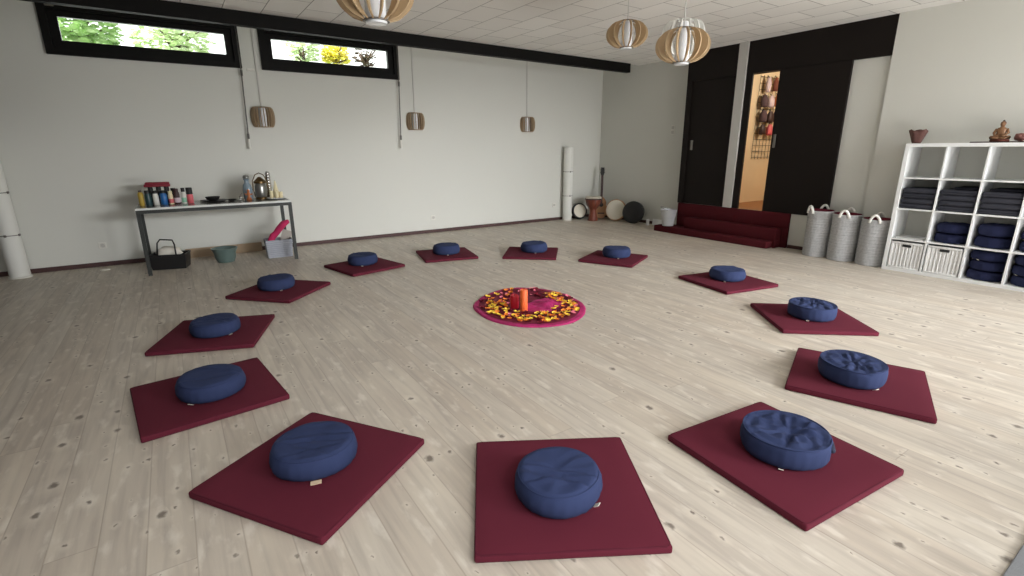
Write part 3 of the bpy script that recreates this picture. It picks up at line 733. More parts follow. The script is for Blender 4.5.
# ------------------------------------------------------------------ column floor lamps
def column(lab, x, y):
    t = thing('column_floor_lamp', lab, 'lamp', (x, y, 0), 0, 'white column floor lamps')
    R = 0.095
    bm = bm_new(); add_lathe(bm, [(0, 0), (R + 0.012, 0), (R + 0.012, 0.012), (R, 0.02), (0, 0.02)], 36); obj('base', bm, 'socket', t, True, angle=40)
    for k in range(3):
        z0 = 0.02 + k * 0.481
        bm = bm_new(); add_lathe(bm, [(R - 0.002, z0), (R, z0 + 0.004), (R, z0 + 0.475), (R - 0.002, z0 + 0.479), (R - 0.01, z0 + 0.479), (R - 0.01, z0), (R - 0.002, z0)], 40); obj('paper_shade', bm, 'paperwhite', t, True, angle=40)
        if k:
            bm = bm_new(); add_lathe(bm, [(R - 0.004, z0 - 0.006), (R + 0.003, z0 - 0.005), (R + 0.003, z0 + 0.003), (R - 0.004, z0 + 0.004)], 40)
            for a in (-100, -20, 60, 140): 
                add_box(bm, (R - 0.002, -0.012, z0 - 0.014), (R + 0.008, 0.012, z0 + 0.012), 0.002, mtx=R4('Z', a))
            obj('clip_ring', bm, 'greymetal', t)
    bm = bm_new(); z = 1.462; add_lathe(bm, [(0, z - 0.006), (R - 0.003, z - 0.006), (R + 0.002, z), (R - 0.003, z + 0.004), (0, z + 0.004)], 36); obj('top_ring', bm, 'postw', t, True, angle=40)
column('tall white column floor lamp at the left edge of the photo', -1.655, 7.93)
column('tall white column floor lamp beside the drums in the far corner', 6.715, 7.985)

# ------------------------------------------------------------------ steel table and what stands on it
t = thing('steel_table', 'long dark grey steel table against the window wall', 'table', (0.43, 7.47, 0))
TX, TY, TZ = 0.835, 0.34, 0.79
bm = bm_new(); add_box(bm, (-TX + 0.01, -TY + 0.01, TZ - 0.012), (TX - 0.01, TY - 0.01, TZ), 0.002); obj('tabletop', bm, 'top', t)
bm = bm_new()
add_box(bm, (-TX, -TY, TZ - 0.022), (TX, -TY + 0.012, TZ + 0.001)); add_box(bm, (-TX, TY - 0.012, TZ - 0.022), (TX, TY, TZ + 0.001))
add_box(bm, (-TX, -TY + 0.012, TZ - 0.022), (-TX + 0.012, TY - 0.012, TZ + 0.001)); add_box(bm, (TX - 0.012, -TY + 0.012, TZ - 0.022), (TX, TY - 0.012, TZ + 0.001))
obj('edge_band', bm, 'topedge', t)
bm = bm_new(); w = 0.04
for sy in (-1, 1): add_box(bm, (-TX + w, sy * TY - (0 if sy < 0 else w), TZ - 0.062), (TX - w, sy * TY + (w if sy < 0 else 0), TZ - 0.022))
for sx in (-1, 1): add_box(bm, (sx * TX - (0 if sx < 0 else w), -TY, TZ - 0.062), (sx * TX + (w if sx < 0 else 0), TY, TZ - 0.022))
obj('frame', bm, 'steel', t)
for sx in (-1, 1):
    for sy in (-1, 1):
        x0 = sx * TX - (0 if sx < 0 else w); y0 = sy * TY - (0 if sy < 0 else w)
        bm = bm_new(); add_box(bm, (x0, y0, 0), (x0 + w, y0 + w, TZ - 0.062), 0.002); obj('leg', bm, 'steel', t)
def bottle(name, lab, x, y, r, h, body, cap, cat='bottle', capr=0.55, caph=0.2, square=False, band=None):
    h *= 1.1; r *= 0.93; x = -0.345 + (x + 0.345) * 0.87; t = thing(name, lab, cat, (x, y, TZ + 0.001), 0, 'bottles and jars on the steel table')
    hb = h * (1 - caph)
    bm = bm_new(); add_lathe(bm, [(0, 0), (r * 0.92, 0), (r, 0.006), (r, hb * 0.82), (r * 0.9, hb * 0.92), (r * capr, hb), (0, hb)], 6 if square else 24); obj('body', bm, body, t, True, angle=50)
    bm = bm_new(); rc = r * capr * 1.08; add_lathe(bm, [(0, hb), (rc, hb), (rc, h - 0.004), (rc * 0.9, h), (0, h)], 20); obj('cap', bm, cap, t, True, angle=50)
    if band:
        bm = bm_new(); add_lathe(bm, [(r + 0.0008, hb * 0.12), (r + 0.0012, hb * 0.13), (r + 0.0012, hb * 0.5), (r + 0.0008, hb * 0.51)], 24); obj('label_band', bm, band, t, True)
Y = 7.50
bottle('bottle', 'ochre yellow bottle at the left end of the steel table', -0.345, Y, 0.03, 0.165, 'ochre', 'darkbrown', caph=0.12)
bottle('bottle', 'dark teal bottle second from left on the steel table', -0.265, Y + .02, 0.037, 0.16, 'teal', 'black', capr=0.8)
bottle('jar', 'white bottle between the teal and the blue one', -0.178, Y, 0.033, 0.155, 'socket', 'black', capr=0.8)
bottle('bottle', 'bright blue bottle on the steel table', -0.086, Y, 0.04, 0.155, 'blue', 'black', capr=0.8)
bottle('bottle', 'cream bottle with a pink band right of the blue one', -0.003, Y, 0.028, 0.145, 'cream', 'cream', capr=0.8, band='coral')
bottle('bottle', 'dark brown bottle with a lilac band on the steel table', 0.07, Y, 0.036, 0.17, 'darkbrown', 'darkbrown', capr=0.7, band='lilac')
bottle('bottle', 'slim white bottle with black cap and mint band', 0.153, Y, 0.027, 0.175, 'socket', 'black', caph=0.25, capr=0.75, band='mint')
bottle('bottle', 'coral pink bottle with a big black cap, right end of the bottle row', 0.228, Y, 0.038, 0.175, 'coral', 'black', caph=0.42, capr=0.92)
for k, x in enumerate((-0.225, -0.13, -0.035, 0.04)):
    bottle('bottle', 'dark bottle in the back row behind the %s bottle' % ('teal', 'white and blue', 'blue and cream', 'dark brown')[k], x, Y + 0.13, 0.033, 0.19 if k < 3 else 0.17, 'black', 'black', capr=0.8)
t = thing('folded_cloth', 'dark red folded packet lying across the tops of the back bottles', 'packet', (-0.165, Y + 0.13, TZ + 0.2105))
bm = bm_new(); add_box(bm, (-0.135, -0.06, 0), (0.135, 0.06, 0.03), 0.01, 3); obj('lower_fold', bm, 'maroon', t, True, angle=40)
bm = bm_new(); add_box(bm, (-0.12, -0.055, 0.03), (0.13, 0.05, 0.055), 0.01, 3); obj('upper_fold', bm, 'maroon', t, True, angle=40)
def dish(name, lab, cat, x, y, prof, m, seg=32, z=TZ + 0.001):
    bm = bm_new(); add_lathe(bm, prof, seg); o = obj(name, bm, m, smooth=True, loc=(x, y, z), angle=50); return tag(o, lab, cat)
def bowlp(r, h, th=0.004, foot=0.5):
    return [(0, 0), (r * foot, 0), (r * 0.8, h * 0.35), (r * 0.96, h * 0.8), (r, h), (r - th, h), (r * 0.9 - th, h * 0.75), (r * 0.7, h * 0.35), (r * foot * 0.8, th), (0, th)]
dish('plate', 'flat dark plate in the middle of the steel table', 'plate', 0.41, 7.56, [(0, 0), (0.11, 0), (0.16, 0.016), (0.157, 0.02), (0.105, 0.006), (0, 0.006)], 'black')
dish('bowl', 'black bowl standing on the dark plate', 'bowl', 0.40, 7.57, bowlp(0.085, 0.055), 'black', z=TZ + 0.008)
dish('dish', 'small dark dish right of the black bowl', 'dish', 0.61, 7.50, bowlp(0.055, 0.025), 'black')
t = thing('incense_holder', 'small grey incense holder in the right half of the steel table', 'incense holder', (0.71, 7.5, TZ + 0.001))
bm = bm_new(); add_lathe(bm, [(0, 0), (0.05, 0), (0.052, 0.008), (0.012, 0.014), (0.01, 0.05), (0.024, 0.06), (0, 0.06)], 24); obj('base', bm, 'silver', t, True, angle=40)
bm = bm_new(); add_tube(bm, [(0, 0, 0.06), (0.03, 0, 0.1)], 0.002, 6); obj('stick', bm, 'black', t)
t = thing('glass_vase', 'blue grey bulbous glass bottle behind the copper figure', 'vase', (0.82, 7.60, TZ + 0.001))
bm = bm_new(); add_lathe(bm, [(0, 0), (0.045, 0), (0.055, 0.02), (0.06, 0.13), (0.05, 0.19), (0.028, 0.22), (0.028, 0.25), (0.038, 0.27), (0.03, 0.27), (0, 0.262)], 28); obj('body', bm, 'smoke', t, True, angle=50)
bm = bm_new(); add_lathe(bm, [(0, 0.27), (0.032, 0.27), (0.04, 0.29), (0.032, 0.315), (0, 0.322)], 24); obj('stopper', bm, 'silver', t, True)
t = thing('figurine', 'small copper coloured figure in front of the glass bottle', 'figurine', (0.81, 7.47, TZ + 0.001))
bm = bm_new(); add_lathe(bm, [(0, 0), (0.035, 0), (0.03, 0.02), (0.014, 0.05), (0.022, 0.08), (0.018, 0.1), (0.008, 0.11), (0, 0.11)], 16); obj('body', bm, 'copper', t, True)
bm = bm_new(); bmesh.ops.create_icosphere(bm, subdivisions=2, radius=0.018, matrix=T4(0, 0, 0.125)); obj('head', bm, 'copper', t, True)
for s in (-1, 1):
    bm = bm_new(); add_tube(bm, [(s * 0.012, 0, 0.085), (s * 0.034, -0.005, 0.07), (s * 0.045, -0.01, 0.095)], [0.008, 0.007, 0.005], 8); obj('arm', bm, 'copper', t, True)
t = thing('lantern', 'bronze and glass lantern at the right of the steel table', 'lantern', (0.975, 7.56, TZ + 0.001))
bm = bm_new(); add_lathe(bm, [(0, 0), (0.078, 0), (0.08, 0.012), (0.07, 0.03), (0, 0.03)], 24); obj('base', bm, 'bronze', t, True, angle=40)
bm = bm_new(); add_lathe(bm, [(0.06, 0.03), (0.072, 0.06), (0.072, 0.17), (0.055, 0.21), (0, 0.212)], 24); obj('glass_body', bm, 'silver', t, True, angle=50)
bm = bm_new(); add_lathe(bm, [(0.078, 0.21), (0.078, 0.235), (0.05, 0.26), (0.02, 0.29), (0, 0.295)], 24); add_lathe(bm, [(0, 0.21), (0.078, 0.21)], 24); obj('lid', bm, 'bronze', t, True, angle=40)
for s in (-1, 1):
    bm = bm_new(); add_tube(bm, [(s * 0.072, 0, 0.03), (s * 0.09, 0, 0.12), (s * 0.088, 0, 0.24), (s * 0.05, 0, 0.32), (0, 0, 0.345)], 0.006, 8); obj('handle_bar', bm, 'bronze', t, True)
t = thing('shaker', 'tall chrome shaker of stacked rings beside the lantern', 'shaker', (1.085, 7.60, TZ + 0.001))
pr = [(0, 0), (0.03, 0)]
for k in range(9): pr += [(0.034, 0.012 + k * 0.038), (0.034, 0.036 + k * 0.038), (0.028, 0.04 + k * 0.038)]
pr += [(0.02, 0.36), (0, 0.362)]
bm = bm_new(); add_lathe(bm, pr, 24); obj('body', bm, 'chrome', t, True, angle=40)
dish('plate', 'white oval plate at the right end of the steel table', 'plate', 1.14, 7.45, [(0, 0), (0.085, 0), (0.125, 0.016), (0.122, 0.02), (0.08, 0.007), (0, 0.007)], 'white_lac')
for (x, y, r, h, lab) in ((1.085, 7.47, 0.023, 0.10, 'left'), (1.145, 7.43, 0.023, 0.095, 'middle'), (1.2, 7.46, 0.026, 0.085, 'right')):
    t = thing('candle', 'cream candle on the white plate, %s of three' % lab, 'candle', (x, y, TZ + 0.009), 0, 'cream candles on the white plate')
    bm = bm_new(); add_lathe(bm, [(0, 0), (r, 0), (r, h - 0.004), (r * 0.9, h), (0, h - 0.004)], 20); obj('wax', bm, 'cream', t, True, angle=50)
    bm = bm_new(); add_tube(bm, [(0, 0, h - 0.006), (0.002, 0, h + 0.01)], 0.0015, 6); obj('wick', bm, 'wick', t)
t = thing('cone_candle', 'cream cone shaped candle behind the three cream candles', 'candle', (1.165, 7.60, TZ + 0.001))
bm = bm_new(); add_lathe(bm, [(0, 0), (0.05, 0), (0.052, 0.01), (0.02, 0.17), (0.008, 0.23), (0, 0.235)], 20); obj('wax', bm, 'cream', t, True, angle=50)
bm = bm_new(); add_tube(bm, [(0, 0, 0.232), (0.002, 0, 0.245)], 0.0015, 6); obj('wick', bm, 'wick', t)

# under the table
t = thing('shopping_basket', 'black basket with raised handle and white cloth inside, under the table left end', 'basket', (-0.17, 7.52, 0), -0.25)
bm = bm_new()
def tray_walls(bm, sx, sy, h, taper, th):
    for (x0, x1, y0, y1) in ((-1, 1, -1, -1), (-1, 1, 1, 1), (-1, -1, -1, 1), (1, 1, -1, 1)): pass
    o0 = [(-sx * taper, -sy * taper), (sx * taper, -sy * taper), (sx * taper, sy * taper), (-sx * taper, sy * taper)]; o1 = [(-sx, -sy), (sx, -sy), (sx, sy), (-sx, sy)]
    ring = lambda pts, z, k: [bm.verts.new((x * k, y * k, z)) for x, y in pts]
    a = ring(o0, 0, 1); b = ring(o1, h, 1); c = ring(o1, h, 1 - th); d = ring(o0, 0.01, 1 - th)
    for A, B in ((a, b), (b, c), (c, d)):
        for k in range(4): bm.faces.new((A[k], A[(k + 1) % 4], B[(k + 1) % 4], B[k]))
    bm.faces.new(a[::-1]); bm.faces.new(d)
tray_walls(bm, 0.2, 0.13, 0.175, 0.9, 0.06); obj('body', bm, 'black', t)
bm = bm_new(); add_box(bm, (-0.205, -0.135, 0.165), (0.205, -0.12, 0.185), 0.004); add_box(bm, (-0.205, 0.12, 0.165), (0.205, 0.135, 0.185), 0.004); add_box(bm, (-0.205, -0.12, 0.165), (-0.19, 0.12, 0.185), 0.004); add_box(bm, (0.19, -0.12, 0.165), (0.205, 0.12, 0.185), 0.004); obj('rim', bm, 'black', t)
bm = bm_new(); add_tube(bm, [(-0.1, -0.12, 0.18), (-0.085, -0.09, 0.33), (-0.06, -0.06, 0.37), (0.06, -0.02, 0.35), (0.085, -0.06, 0.3), (0.1, -0.12, 0.18)], 0.009, 8); obj('handle', bm, 'black', t, True)
def lump_bm(sx, sy, sz, seed, amp=0.25, sub=3):
    bm = bm_new(); bmesh.ops.create_icosphere(bm, subdivisions=sub, radius=1.0)
    for v in bm.verts:
        n_ = 1 + amp * noise.noise(v.co * 2.2 + Vector((seed * 5.3, 0, 0))) + amp * 0.5 * noise.noise(v.co * 5 + Vector((0, seed, 0)))
        v.co = Vector((v.co.x * sx * n_, v.co.y * sy * n_, v.co.z * sz * n_))
    return bm
o = obj('folded_cloth', lump_bm(0.13, 0.08, 0.07, 3), 'tag', smooth=True, loc=(-0.17, 7.53, 0.2)); tag(o, 'crumpled white cloth lying in the black basket', 'cloth')
dish('floor_bowl', 'wide teal grey bowl on the floor under the middle of the table', 'bowl', 0.435, 7.52, [(0, 0), (0.1, 0), (0.125, 0.06), (0.13, 0.12), (0.15, 0.165), (0.158, 0.185), (0.148, 0.187), (0.125, 0.16), (0.118, 0.1), (0.09, 0.012), (0, 0.01)], 'tealbowl', z=0.0, seg=40)
t = thing('fabric_bin', 'pale grey fabric bin under the right end of the table', 'bin', (1.095, 7.5, 0), -0.05)
bm = bm_new(); tray_walls(bm, 0.168, 0.13, 0.24, 0.92, 0.05); obj('body', bm, 'greybin', t)
bm = bm_new(); add_box(bm, (-0.168, -0.134, 0.185), (0.168, -0.126, 0.245), 0.002); add_box(bm, (-0.168, 0.126, 0.185), (0.168, 0.134, 0.245), 0.002); add_box(bm, (-0.17, -0.126, 0.185), (-0.162, 0.126, 0.245), 0.002); add_box(bm, (0.162, -0.126, 0.185), (0.17, 0.126, 0.245), 0.002); obj('cuff', bm, 'greybin', t)
bm = bm_new()
P = [(-0.07, -0.03, 0.06), (-0.07, -0.03, 0.2), (-0.03, -0.01, 0.27), (0.01, 0.0, 0.30), (0.06, 0.02, 0.36), (0.12, 0.04, 0.42), (0.19, 0.05, 0.45)]
vs = add_tube(bm, P, [0.03, 0.04, 0.045, 0.04, 0.045, 0.045, 0.025], 14)
for v in vs: v.co += Vector((0.012, 0.008, 0.014)) * noise.noise(v.co * 18)
bmesh.ops.subdivide_edges(bm, edges=bm.edges[:], cuts=1)
o = obj('rolled_cloth', bm, 'pinkcloth', smooth=True, loc=(1.07, 7.49, 0.02), rz=-0.1); tag(o, 'bright pink cloth sticking out of the grey fabric bin', 'cloth')
bm = bm_new(); add_box(bm, (-0.07, -0.004, 0), (0.07, 0.004, 0.33), 0.001, mtx=R4('Y', 22)); o = obj('cardboard_sheet', bm, 'sheet', loc=(1.13, 7.57, 0.03), rz=-0.05); tag(o, 'grey card sheet leaning in the fabric bin', 'card')
bm = bm_new(); add_box(bm, (0, -0.016, 0), (0.95, 0, 0.13), 0.002, mtx=R4('X', 5)); o = obj('wooden_board', bm, 'board', loc=(0.0, 8.065, 0.0)); tag(o, 'long beige board leaning on the wall behind the table', 'board')
bm = lump_bm(0.05, 0.03, 0.012, 9, 0.4, 2); o = obj('paper_scrap', bm, 'tag', loc=(-0.86, 7.78, 0.01)); tag(o, 'small white scrap on the floor left of the table', 'scrap')

# ------------------------------------------------------------------ instruments in the far corner
t = thing('goblet_drum', 'reddish brown goblet drum standing in the far corner', 'drum', (7.10, 7.62, 0))
t.scale = (0.98, 0.98, 1.02)
bm = bm_new(); add_lathe(bm, [(0, 0), (0.105, 0), (0.11, 0.012), (0.085, 0.1), (0.07, 0.2), (0.08, 0.25), (0.13, 0.31), (0.158, 0.38), (0.165, 0.46), (0.155, 0.47), (0, 0.468)], 32); obj('body', bm, 'brownwood', t, True, angle=50)
bm = bm_new(); add_lathe(bm, [(0, 0.478), (0.15, 0.478), (0.162, 0.47), (0.168, 0.44), (0.166, 0.44)], 32); obj('drumhead', bm, 'skin', t, True, angle=50)
bm = bm_new(); add_lathe(bm, [(0.166, 0.425), (0.174, 0.42), (0.174, 0.442), (0.166, 0.445)], 32)
for k in range(12):
    a = 2 * PI * k / 12; add_tube(bm, [(0.171 * math.cos(a), 0.171 * math.sin(a), 0.43), (0.14 * math.cos(a + 0.1), 0.14 * math.sin(a + 0.1), 0.31), (0.086 * math.cos(a + 0.1), 0.086 * math.sin(a + 0.1), 0.24)], 0.003, 5)
obj('rope_ring', bm, 'darkbrown', t, True)
def leaning_drum(name, lab, loc, yaw, lean, R, depth, rim, face, cat='drum', fr=0.93):
    """disc leaning back against the wall; local +z of the disc faces the room"""
    t = thing(name, lab, cat, loc, yaw)
    q = R4('X', 90 - lean) @ T4(0, 0, 0)
    up = T4(0, 0, R * math.cos(math.radians(lean)) + 0.002 + depth * math.sin(math.radians(lean)))
    mt_ = up @ q
    bm = bm_new(); add_lathe(bm, [(R * 0.96, -depth), (R, -depth + 0.004), (R, 0.0), (R * 0.97, 0.005), (R * fr, 0.005), (R * fr, -depth), (R * 0.96, -depth)], 48, mtx=mt_); obj('rim', bm, rim, t, True, angle=40)
    bm = bm_new(); add_lathe(bm, [(0, 0.003), (R * 0.5, 0.003), (R * (fr - 0.01), 0.003), (R * (fr + 0.02), -0.002)], 48, mtx=mt_); obj('drumhead', bm, face, t, True, angle=50)
    bm = bm_new()
    for k in range(4): 
        a = PI / 4 + PI / 2 * k; add_tube(bm, [(0, 0, -depth * 0.8), (R * 0.9 * math.cos(a), R * 0.9 * math.sin(a), -depth * 0.8)], 0.005, 6)
    for v in bm.verts: v.co = mt_ @ v.co
    obj('cross_brace', bm, 'darkbrown', t)
# yaw 0 faces -y; turning negative faces -x
leaning_drum('frame_drum', 'small pale frame drum with dark rim left of the goblet drum', (6.99, 7.90, 0), -0.25, 14, 0.165, 0.06, 'black', 'skin', fr=0.84)
leaning_drum('frame_drum', 'large pale round drum right of the goblet drum, leaning on the wall', (7.42, 7.30, 0), -PI / 2 + 0.45, 13, 0.215, 0.06, 'spruce', 'skin')
leaning_drum('frame_drum', 'black round drum rightmost of the leaning drums', (7.40, 6.815, 0), -PI / 2 + 0.35, 13, 0.215, 0.07, 'black', 'black')
# guitar
t = thing('guitar', 'brown acoustic guitar leaning in the far corner behind the goblet drum', 'guitar', (7.40, 7.70, 0.004), -0.75)
mtg = R4('X', -10)
def gout(sc=1.0):
    pts = []
    for k in range(48):
        a = 2 * PI * k / 48
        z = 0.23 - 0.23 * math.cos(a)
        u = z / 0.46
        wv = 0.185 * math.sqrt(max(0, 1 - ((u - 0.3) / 0.3) ** 2)) if u < 0.3 else None
        w_ = (math.sin(PI * min(1, max(0, u))) ** 0.5) * (0.165 - 0.05 * u - 0.035 * math.exp(-((u - 0.58) / 0.13) ** 2))
        pts.append((w_ * (1 if k < 24 else -1) * sc, z * sc + (1 - sc) * 0.23))
    return pts
G = mtg @ R4('X', 90)
bm = bm_new(); add_prism(bm, gout(), -0.09, 0.0, G); obj('body', bm, 'brownwood', t)
bm = bm_new(); add_prism(bm, gout(0.985), 0.0, 0.004, G); obj('soundboard', bm, 'spruce', t)
bm = bm_new(); add_lathe(bm, [(0, 0.0048), (0.045, 0.0048)], 24, mtx=G @ T4(0, 0.29, 0)); obj('sound_hole', bm, 'black', t)
bm = bm_new(); add_box(bm, (-0.07, 0.1, 0.004), (0.07, 0.125, 0.014), 0.002, mtx=G); obj('bridge', bm, 'darkbrown', t)
bm = bm_new(); add_box(bm, (-0.024, 0.30, 0.004), (0.024, 0.9, 0.014), 0.002, mtx=G); add_box(bm, (-0.022, 0.45, -0.02), (0.022, 0.9, 0.004), 0.006, mtx=G); obj('neck', bm, 'darkbrown', t)
bm = bm_new(); add_prism(bm, [(-0.026, 0.9), (0.026, 0.9), (0.042, 0.95), (0.036, 1.06), (-0.036, 1.06), (-0.042, 0.95)], -0.012, 0.008, G); obj('headstock', bm, 'black', t)
bm = bm_new()
for s in (-1, 1):
    for k in range(3): add_tube(bm, [tuple(G @ Vector((s * 0.03, 0.955 + k * 0.035, 0))), tuple(G @ Vector((s * 0.058, 0.955 + k * 0.035, 0)))], 0.006, 6)
obj('tuning_peg', bm, 'silver', t)
t = thing('candle', 'small white candle on the floor right of the black drum', 'candle', (7.50, 6.51, 0))
bm = bm_new(); add_lathe(bm, [(0, 0), (0.03, 0), (0.031, 0.11), (0.027, 0.115), (0, 0.11)], 20); obj('wax', bm, 'white_lac', t, True, angle=50)
bm = bm_new(); add_tube(bm, [(0, 0, 0.11), (0.001, 0, 0.125)], 0.0015, 6); obj('wick', bm, 'wick', t)
bm = bm_new(); add_box(bm, (-0.012, -0.18, 0.0), (0, 0.18, 0.12), 0.002, mtx=R4('Y', 8)); o = obj('white_board', bm, 'white_lac', loc=(7.60, 6.30, 0.0)); tag(o, 'low white board leaning on the wall left of the steps', 'board')

# ------------------------------------------------------------------ red carpeted steps and bucket
t = thing('carpeted_steps', 'dark red carpeted steps leading up to the dark doors', 'steps', (7.08, 4.85, 0))
bm = bm_new(); add_box(bm, (0.0, -0.95, 0), (0.345, 1.15, 0.105), 0.012, 3); obj('lower_step', bm, 'red_carpet', t, True, angle=40)
bm = bm_new(); add_box(bm, (0.14, -0.99, 0.1055), (0.345, 0.62, 0.285), 0.012, 3); add_box(bm, (0.14, -0.99, 0.0), (0.345, -0.951, 0.1055), 0.01, 2); obj('middle_step', bm, 'red_carpet', t, True, angle=40)
bm = bm_new(); add_box(bm, (0.29, -1.075, 0.2855), (0.345, 0.895, 0.503), 0.008, 2); add_box(bm, (0.29, -1.075, 0.0), (0.345, -0.991, 0.2855), 0.006, 2); add_box(bm, (0.29, 0.621, 0.106), (0.345, 0.895, 0.2855), 0.004, 2); obj('upper_riser', bm, 'red_carpet', t, True, angle=40)
t = thing('zinc_bucket', 'pale metal bucket standing on the left end of the lowest red step', 'bucket', (7.21, 5.80, 0.106))
t.scale = (1.12, 1.12, 1.02)
bm = bm_new(); add_lathe(bm, [(0, 0), (0.085, 0), (0.087, 0.006), (0.125, 0.275), (0.13, 0.28), (0.122, 0.28), (0.083, 0.012), (0, 0.01)], 32); obj('body', bm, 'zinc', t, True, angle=50)
bm = bm_new(); add_tube(bm, [(-0.02 * 0 + 0.128 * math.cos(a) * 1.0, 0.128 * math.sin(a), 0.272 + 0.05 * abs(math.sin((a - 0.6)))) for a in [0.6 + PI * k / 12 for k in range(13)]], 0.004, 6); obj('bail_handle', bm, 'darkcord', t, True)

# ------------------------------------------------------------------ cube shelf and its contents
SX, SD, SY1, TK, TI = 7.04, 0.37, 2.413, 0.038, 0.016
CELL = (1.47 - 2 * TK - 3 * TI) / 4
t = thing('cube_shelf', 'white four by four cube shelf against the right wall', 'shelf', (SX, SY1, 0))
bm = bm_new()
add_box(bm, (0, -1.47, 1.47 - TK), (SD, 0, 1.47), 0.001); add_box(bm, (0, -1.47, 0), (SD, 0, TK), 0.001)
add_box(bm, (0, -TK, TK), (SD, 0, 1.47 - TK)); add_box(bm, (0, -1.47, TK), (SD, -1.47 + TK, 1.47 - TK)); obj('outer_frame', bm, 'white_lac', t)
for k in range(3):
    y = -TK - (k + 1) * CELL - k * TI
    bm = bm_new(); add_box(bm, (0.001, y - TI, TK), (SD, y, 1.47 - TK)); obj('upright', bm, 'white_lac', t)
for k in range(3):
    z = TK + (k + 1) * CELL + k * TI
    bm = bm_new()
    for q in range(4):
        y = -TK - q * (CELL + TI); add_box(bm, (0.001, y - CELL, z), (SD, y, z + TI))
    obj('shelf_board', bm, 'white_lac', t)
def cell(col, row):   # col from the left (0..3), row from the bottom; centre of the cell's floor
    return (SX, SY1 - TK - col * (CELL + TI) - CELL / 2, TK + row * (CELL + TI))
# folded charcoal blankets: third row from the bottom
def blanket(lab, x, y, z, wy, h, seed, m='blanket'):
    t = thing('folded_blanket', lab, 'blanket', (x, y, z), 0, 'folded blankets on the shelf')
    for k in range(1):
        bm = bm_new(); hh = h
        vs = add_box(bm, (0.012 + 0.012 * rnd.random(), -wy / 2, 0.0006), (0.33, wy / 2, hh - 0.0006), hh * 0.42, 4)
        for v in bm.verts: v.co += Vector((0.004 * noise.noise(v.co * 9 + Vector((seed, 0, 0))), 0.003 * noise.noise(v.co * 7 + Vector((0, seed, 0))), 0))
        obj('folded_body', bm, m, t, True)
        bm = bm_new(); add_box(bm, (0.016, -wy * 0.48, hh * 0.47), (0.03, wy * 0.48, hh * 0.53), 0.001); obj('fold_edge', bm, 'black_cloth', t)
names = ['bottom', 'second from bottom', 'second from top', 'top']
for col, n in ((0, 4), (1, 4), (2, 4)):
    x, y, z = cell(col, 2)
    for k in range(n):
        nm = names[k] if n == 4 else ('bottom', 'second from bottom', 'middle', 'second from top', 'top')[k]
        blanket('charcoal folded blanket, %s in the stack of the %s blanket cell' % (nm, ('left', 'middle', 'right')[col]), x, y, z + 0.0005 + k * 0.059, CELL - 0.012 - 0.004 * (k % 2), 0.058, k + col * 3)
    if col:
        blanket('black folded cloth on top of the stack in the %s blanket cell' % ('middle', 'right')[col - 1], x + 0.015, y + (-0.05 if col == 1 else -0.02), z + 0.0005 + n * 0.059, CELL * (0.6 if col == 1 else 0.78), 0.03, 20 + col, 'black_cloth')
# spare cushions
proto = None
spare_mesh = {}
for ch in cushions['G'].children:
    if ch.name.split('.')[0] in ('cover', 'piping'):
        me = ch.data.copy(); me.materials.clear(); me.materials.append(M['navy_shaded']); spare_mesh[ch.name.split('.')[0]] = me
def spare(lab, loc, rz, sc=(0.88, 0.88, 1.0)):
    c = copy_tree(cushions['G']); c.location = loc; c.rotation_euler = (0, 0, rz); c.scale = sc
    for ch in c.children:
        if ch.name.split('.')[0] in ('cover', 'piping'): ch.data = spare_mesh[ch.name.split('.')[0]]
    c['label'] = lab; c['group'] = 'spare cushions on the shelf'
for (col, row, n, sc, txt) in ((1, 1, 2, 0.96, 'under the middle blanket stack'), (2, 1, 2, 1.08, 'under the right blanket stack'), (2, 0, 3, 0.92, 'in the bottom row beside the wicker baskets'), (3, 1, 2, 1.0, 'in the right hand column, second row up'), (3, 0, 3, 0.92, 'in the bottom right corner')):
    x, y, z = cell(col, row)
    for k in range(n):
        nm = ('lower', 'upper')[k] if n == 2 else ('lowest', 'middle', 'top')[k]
        spare('navy spare cushion, %s of the shelf stack %s' % (nm, txt), (x + 0.182, y, z + k * 0.1165 * sc + 0.0006), k * 1.3 + col, (0.865, 0.865, 0.885 * sc))
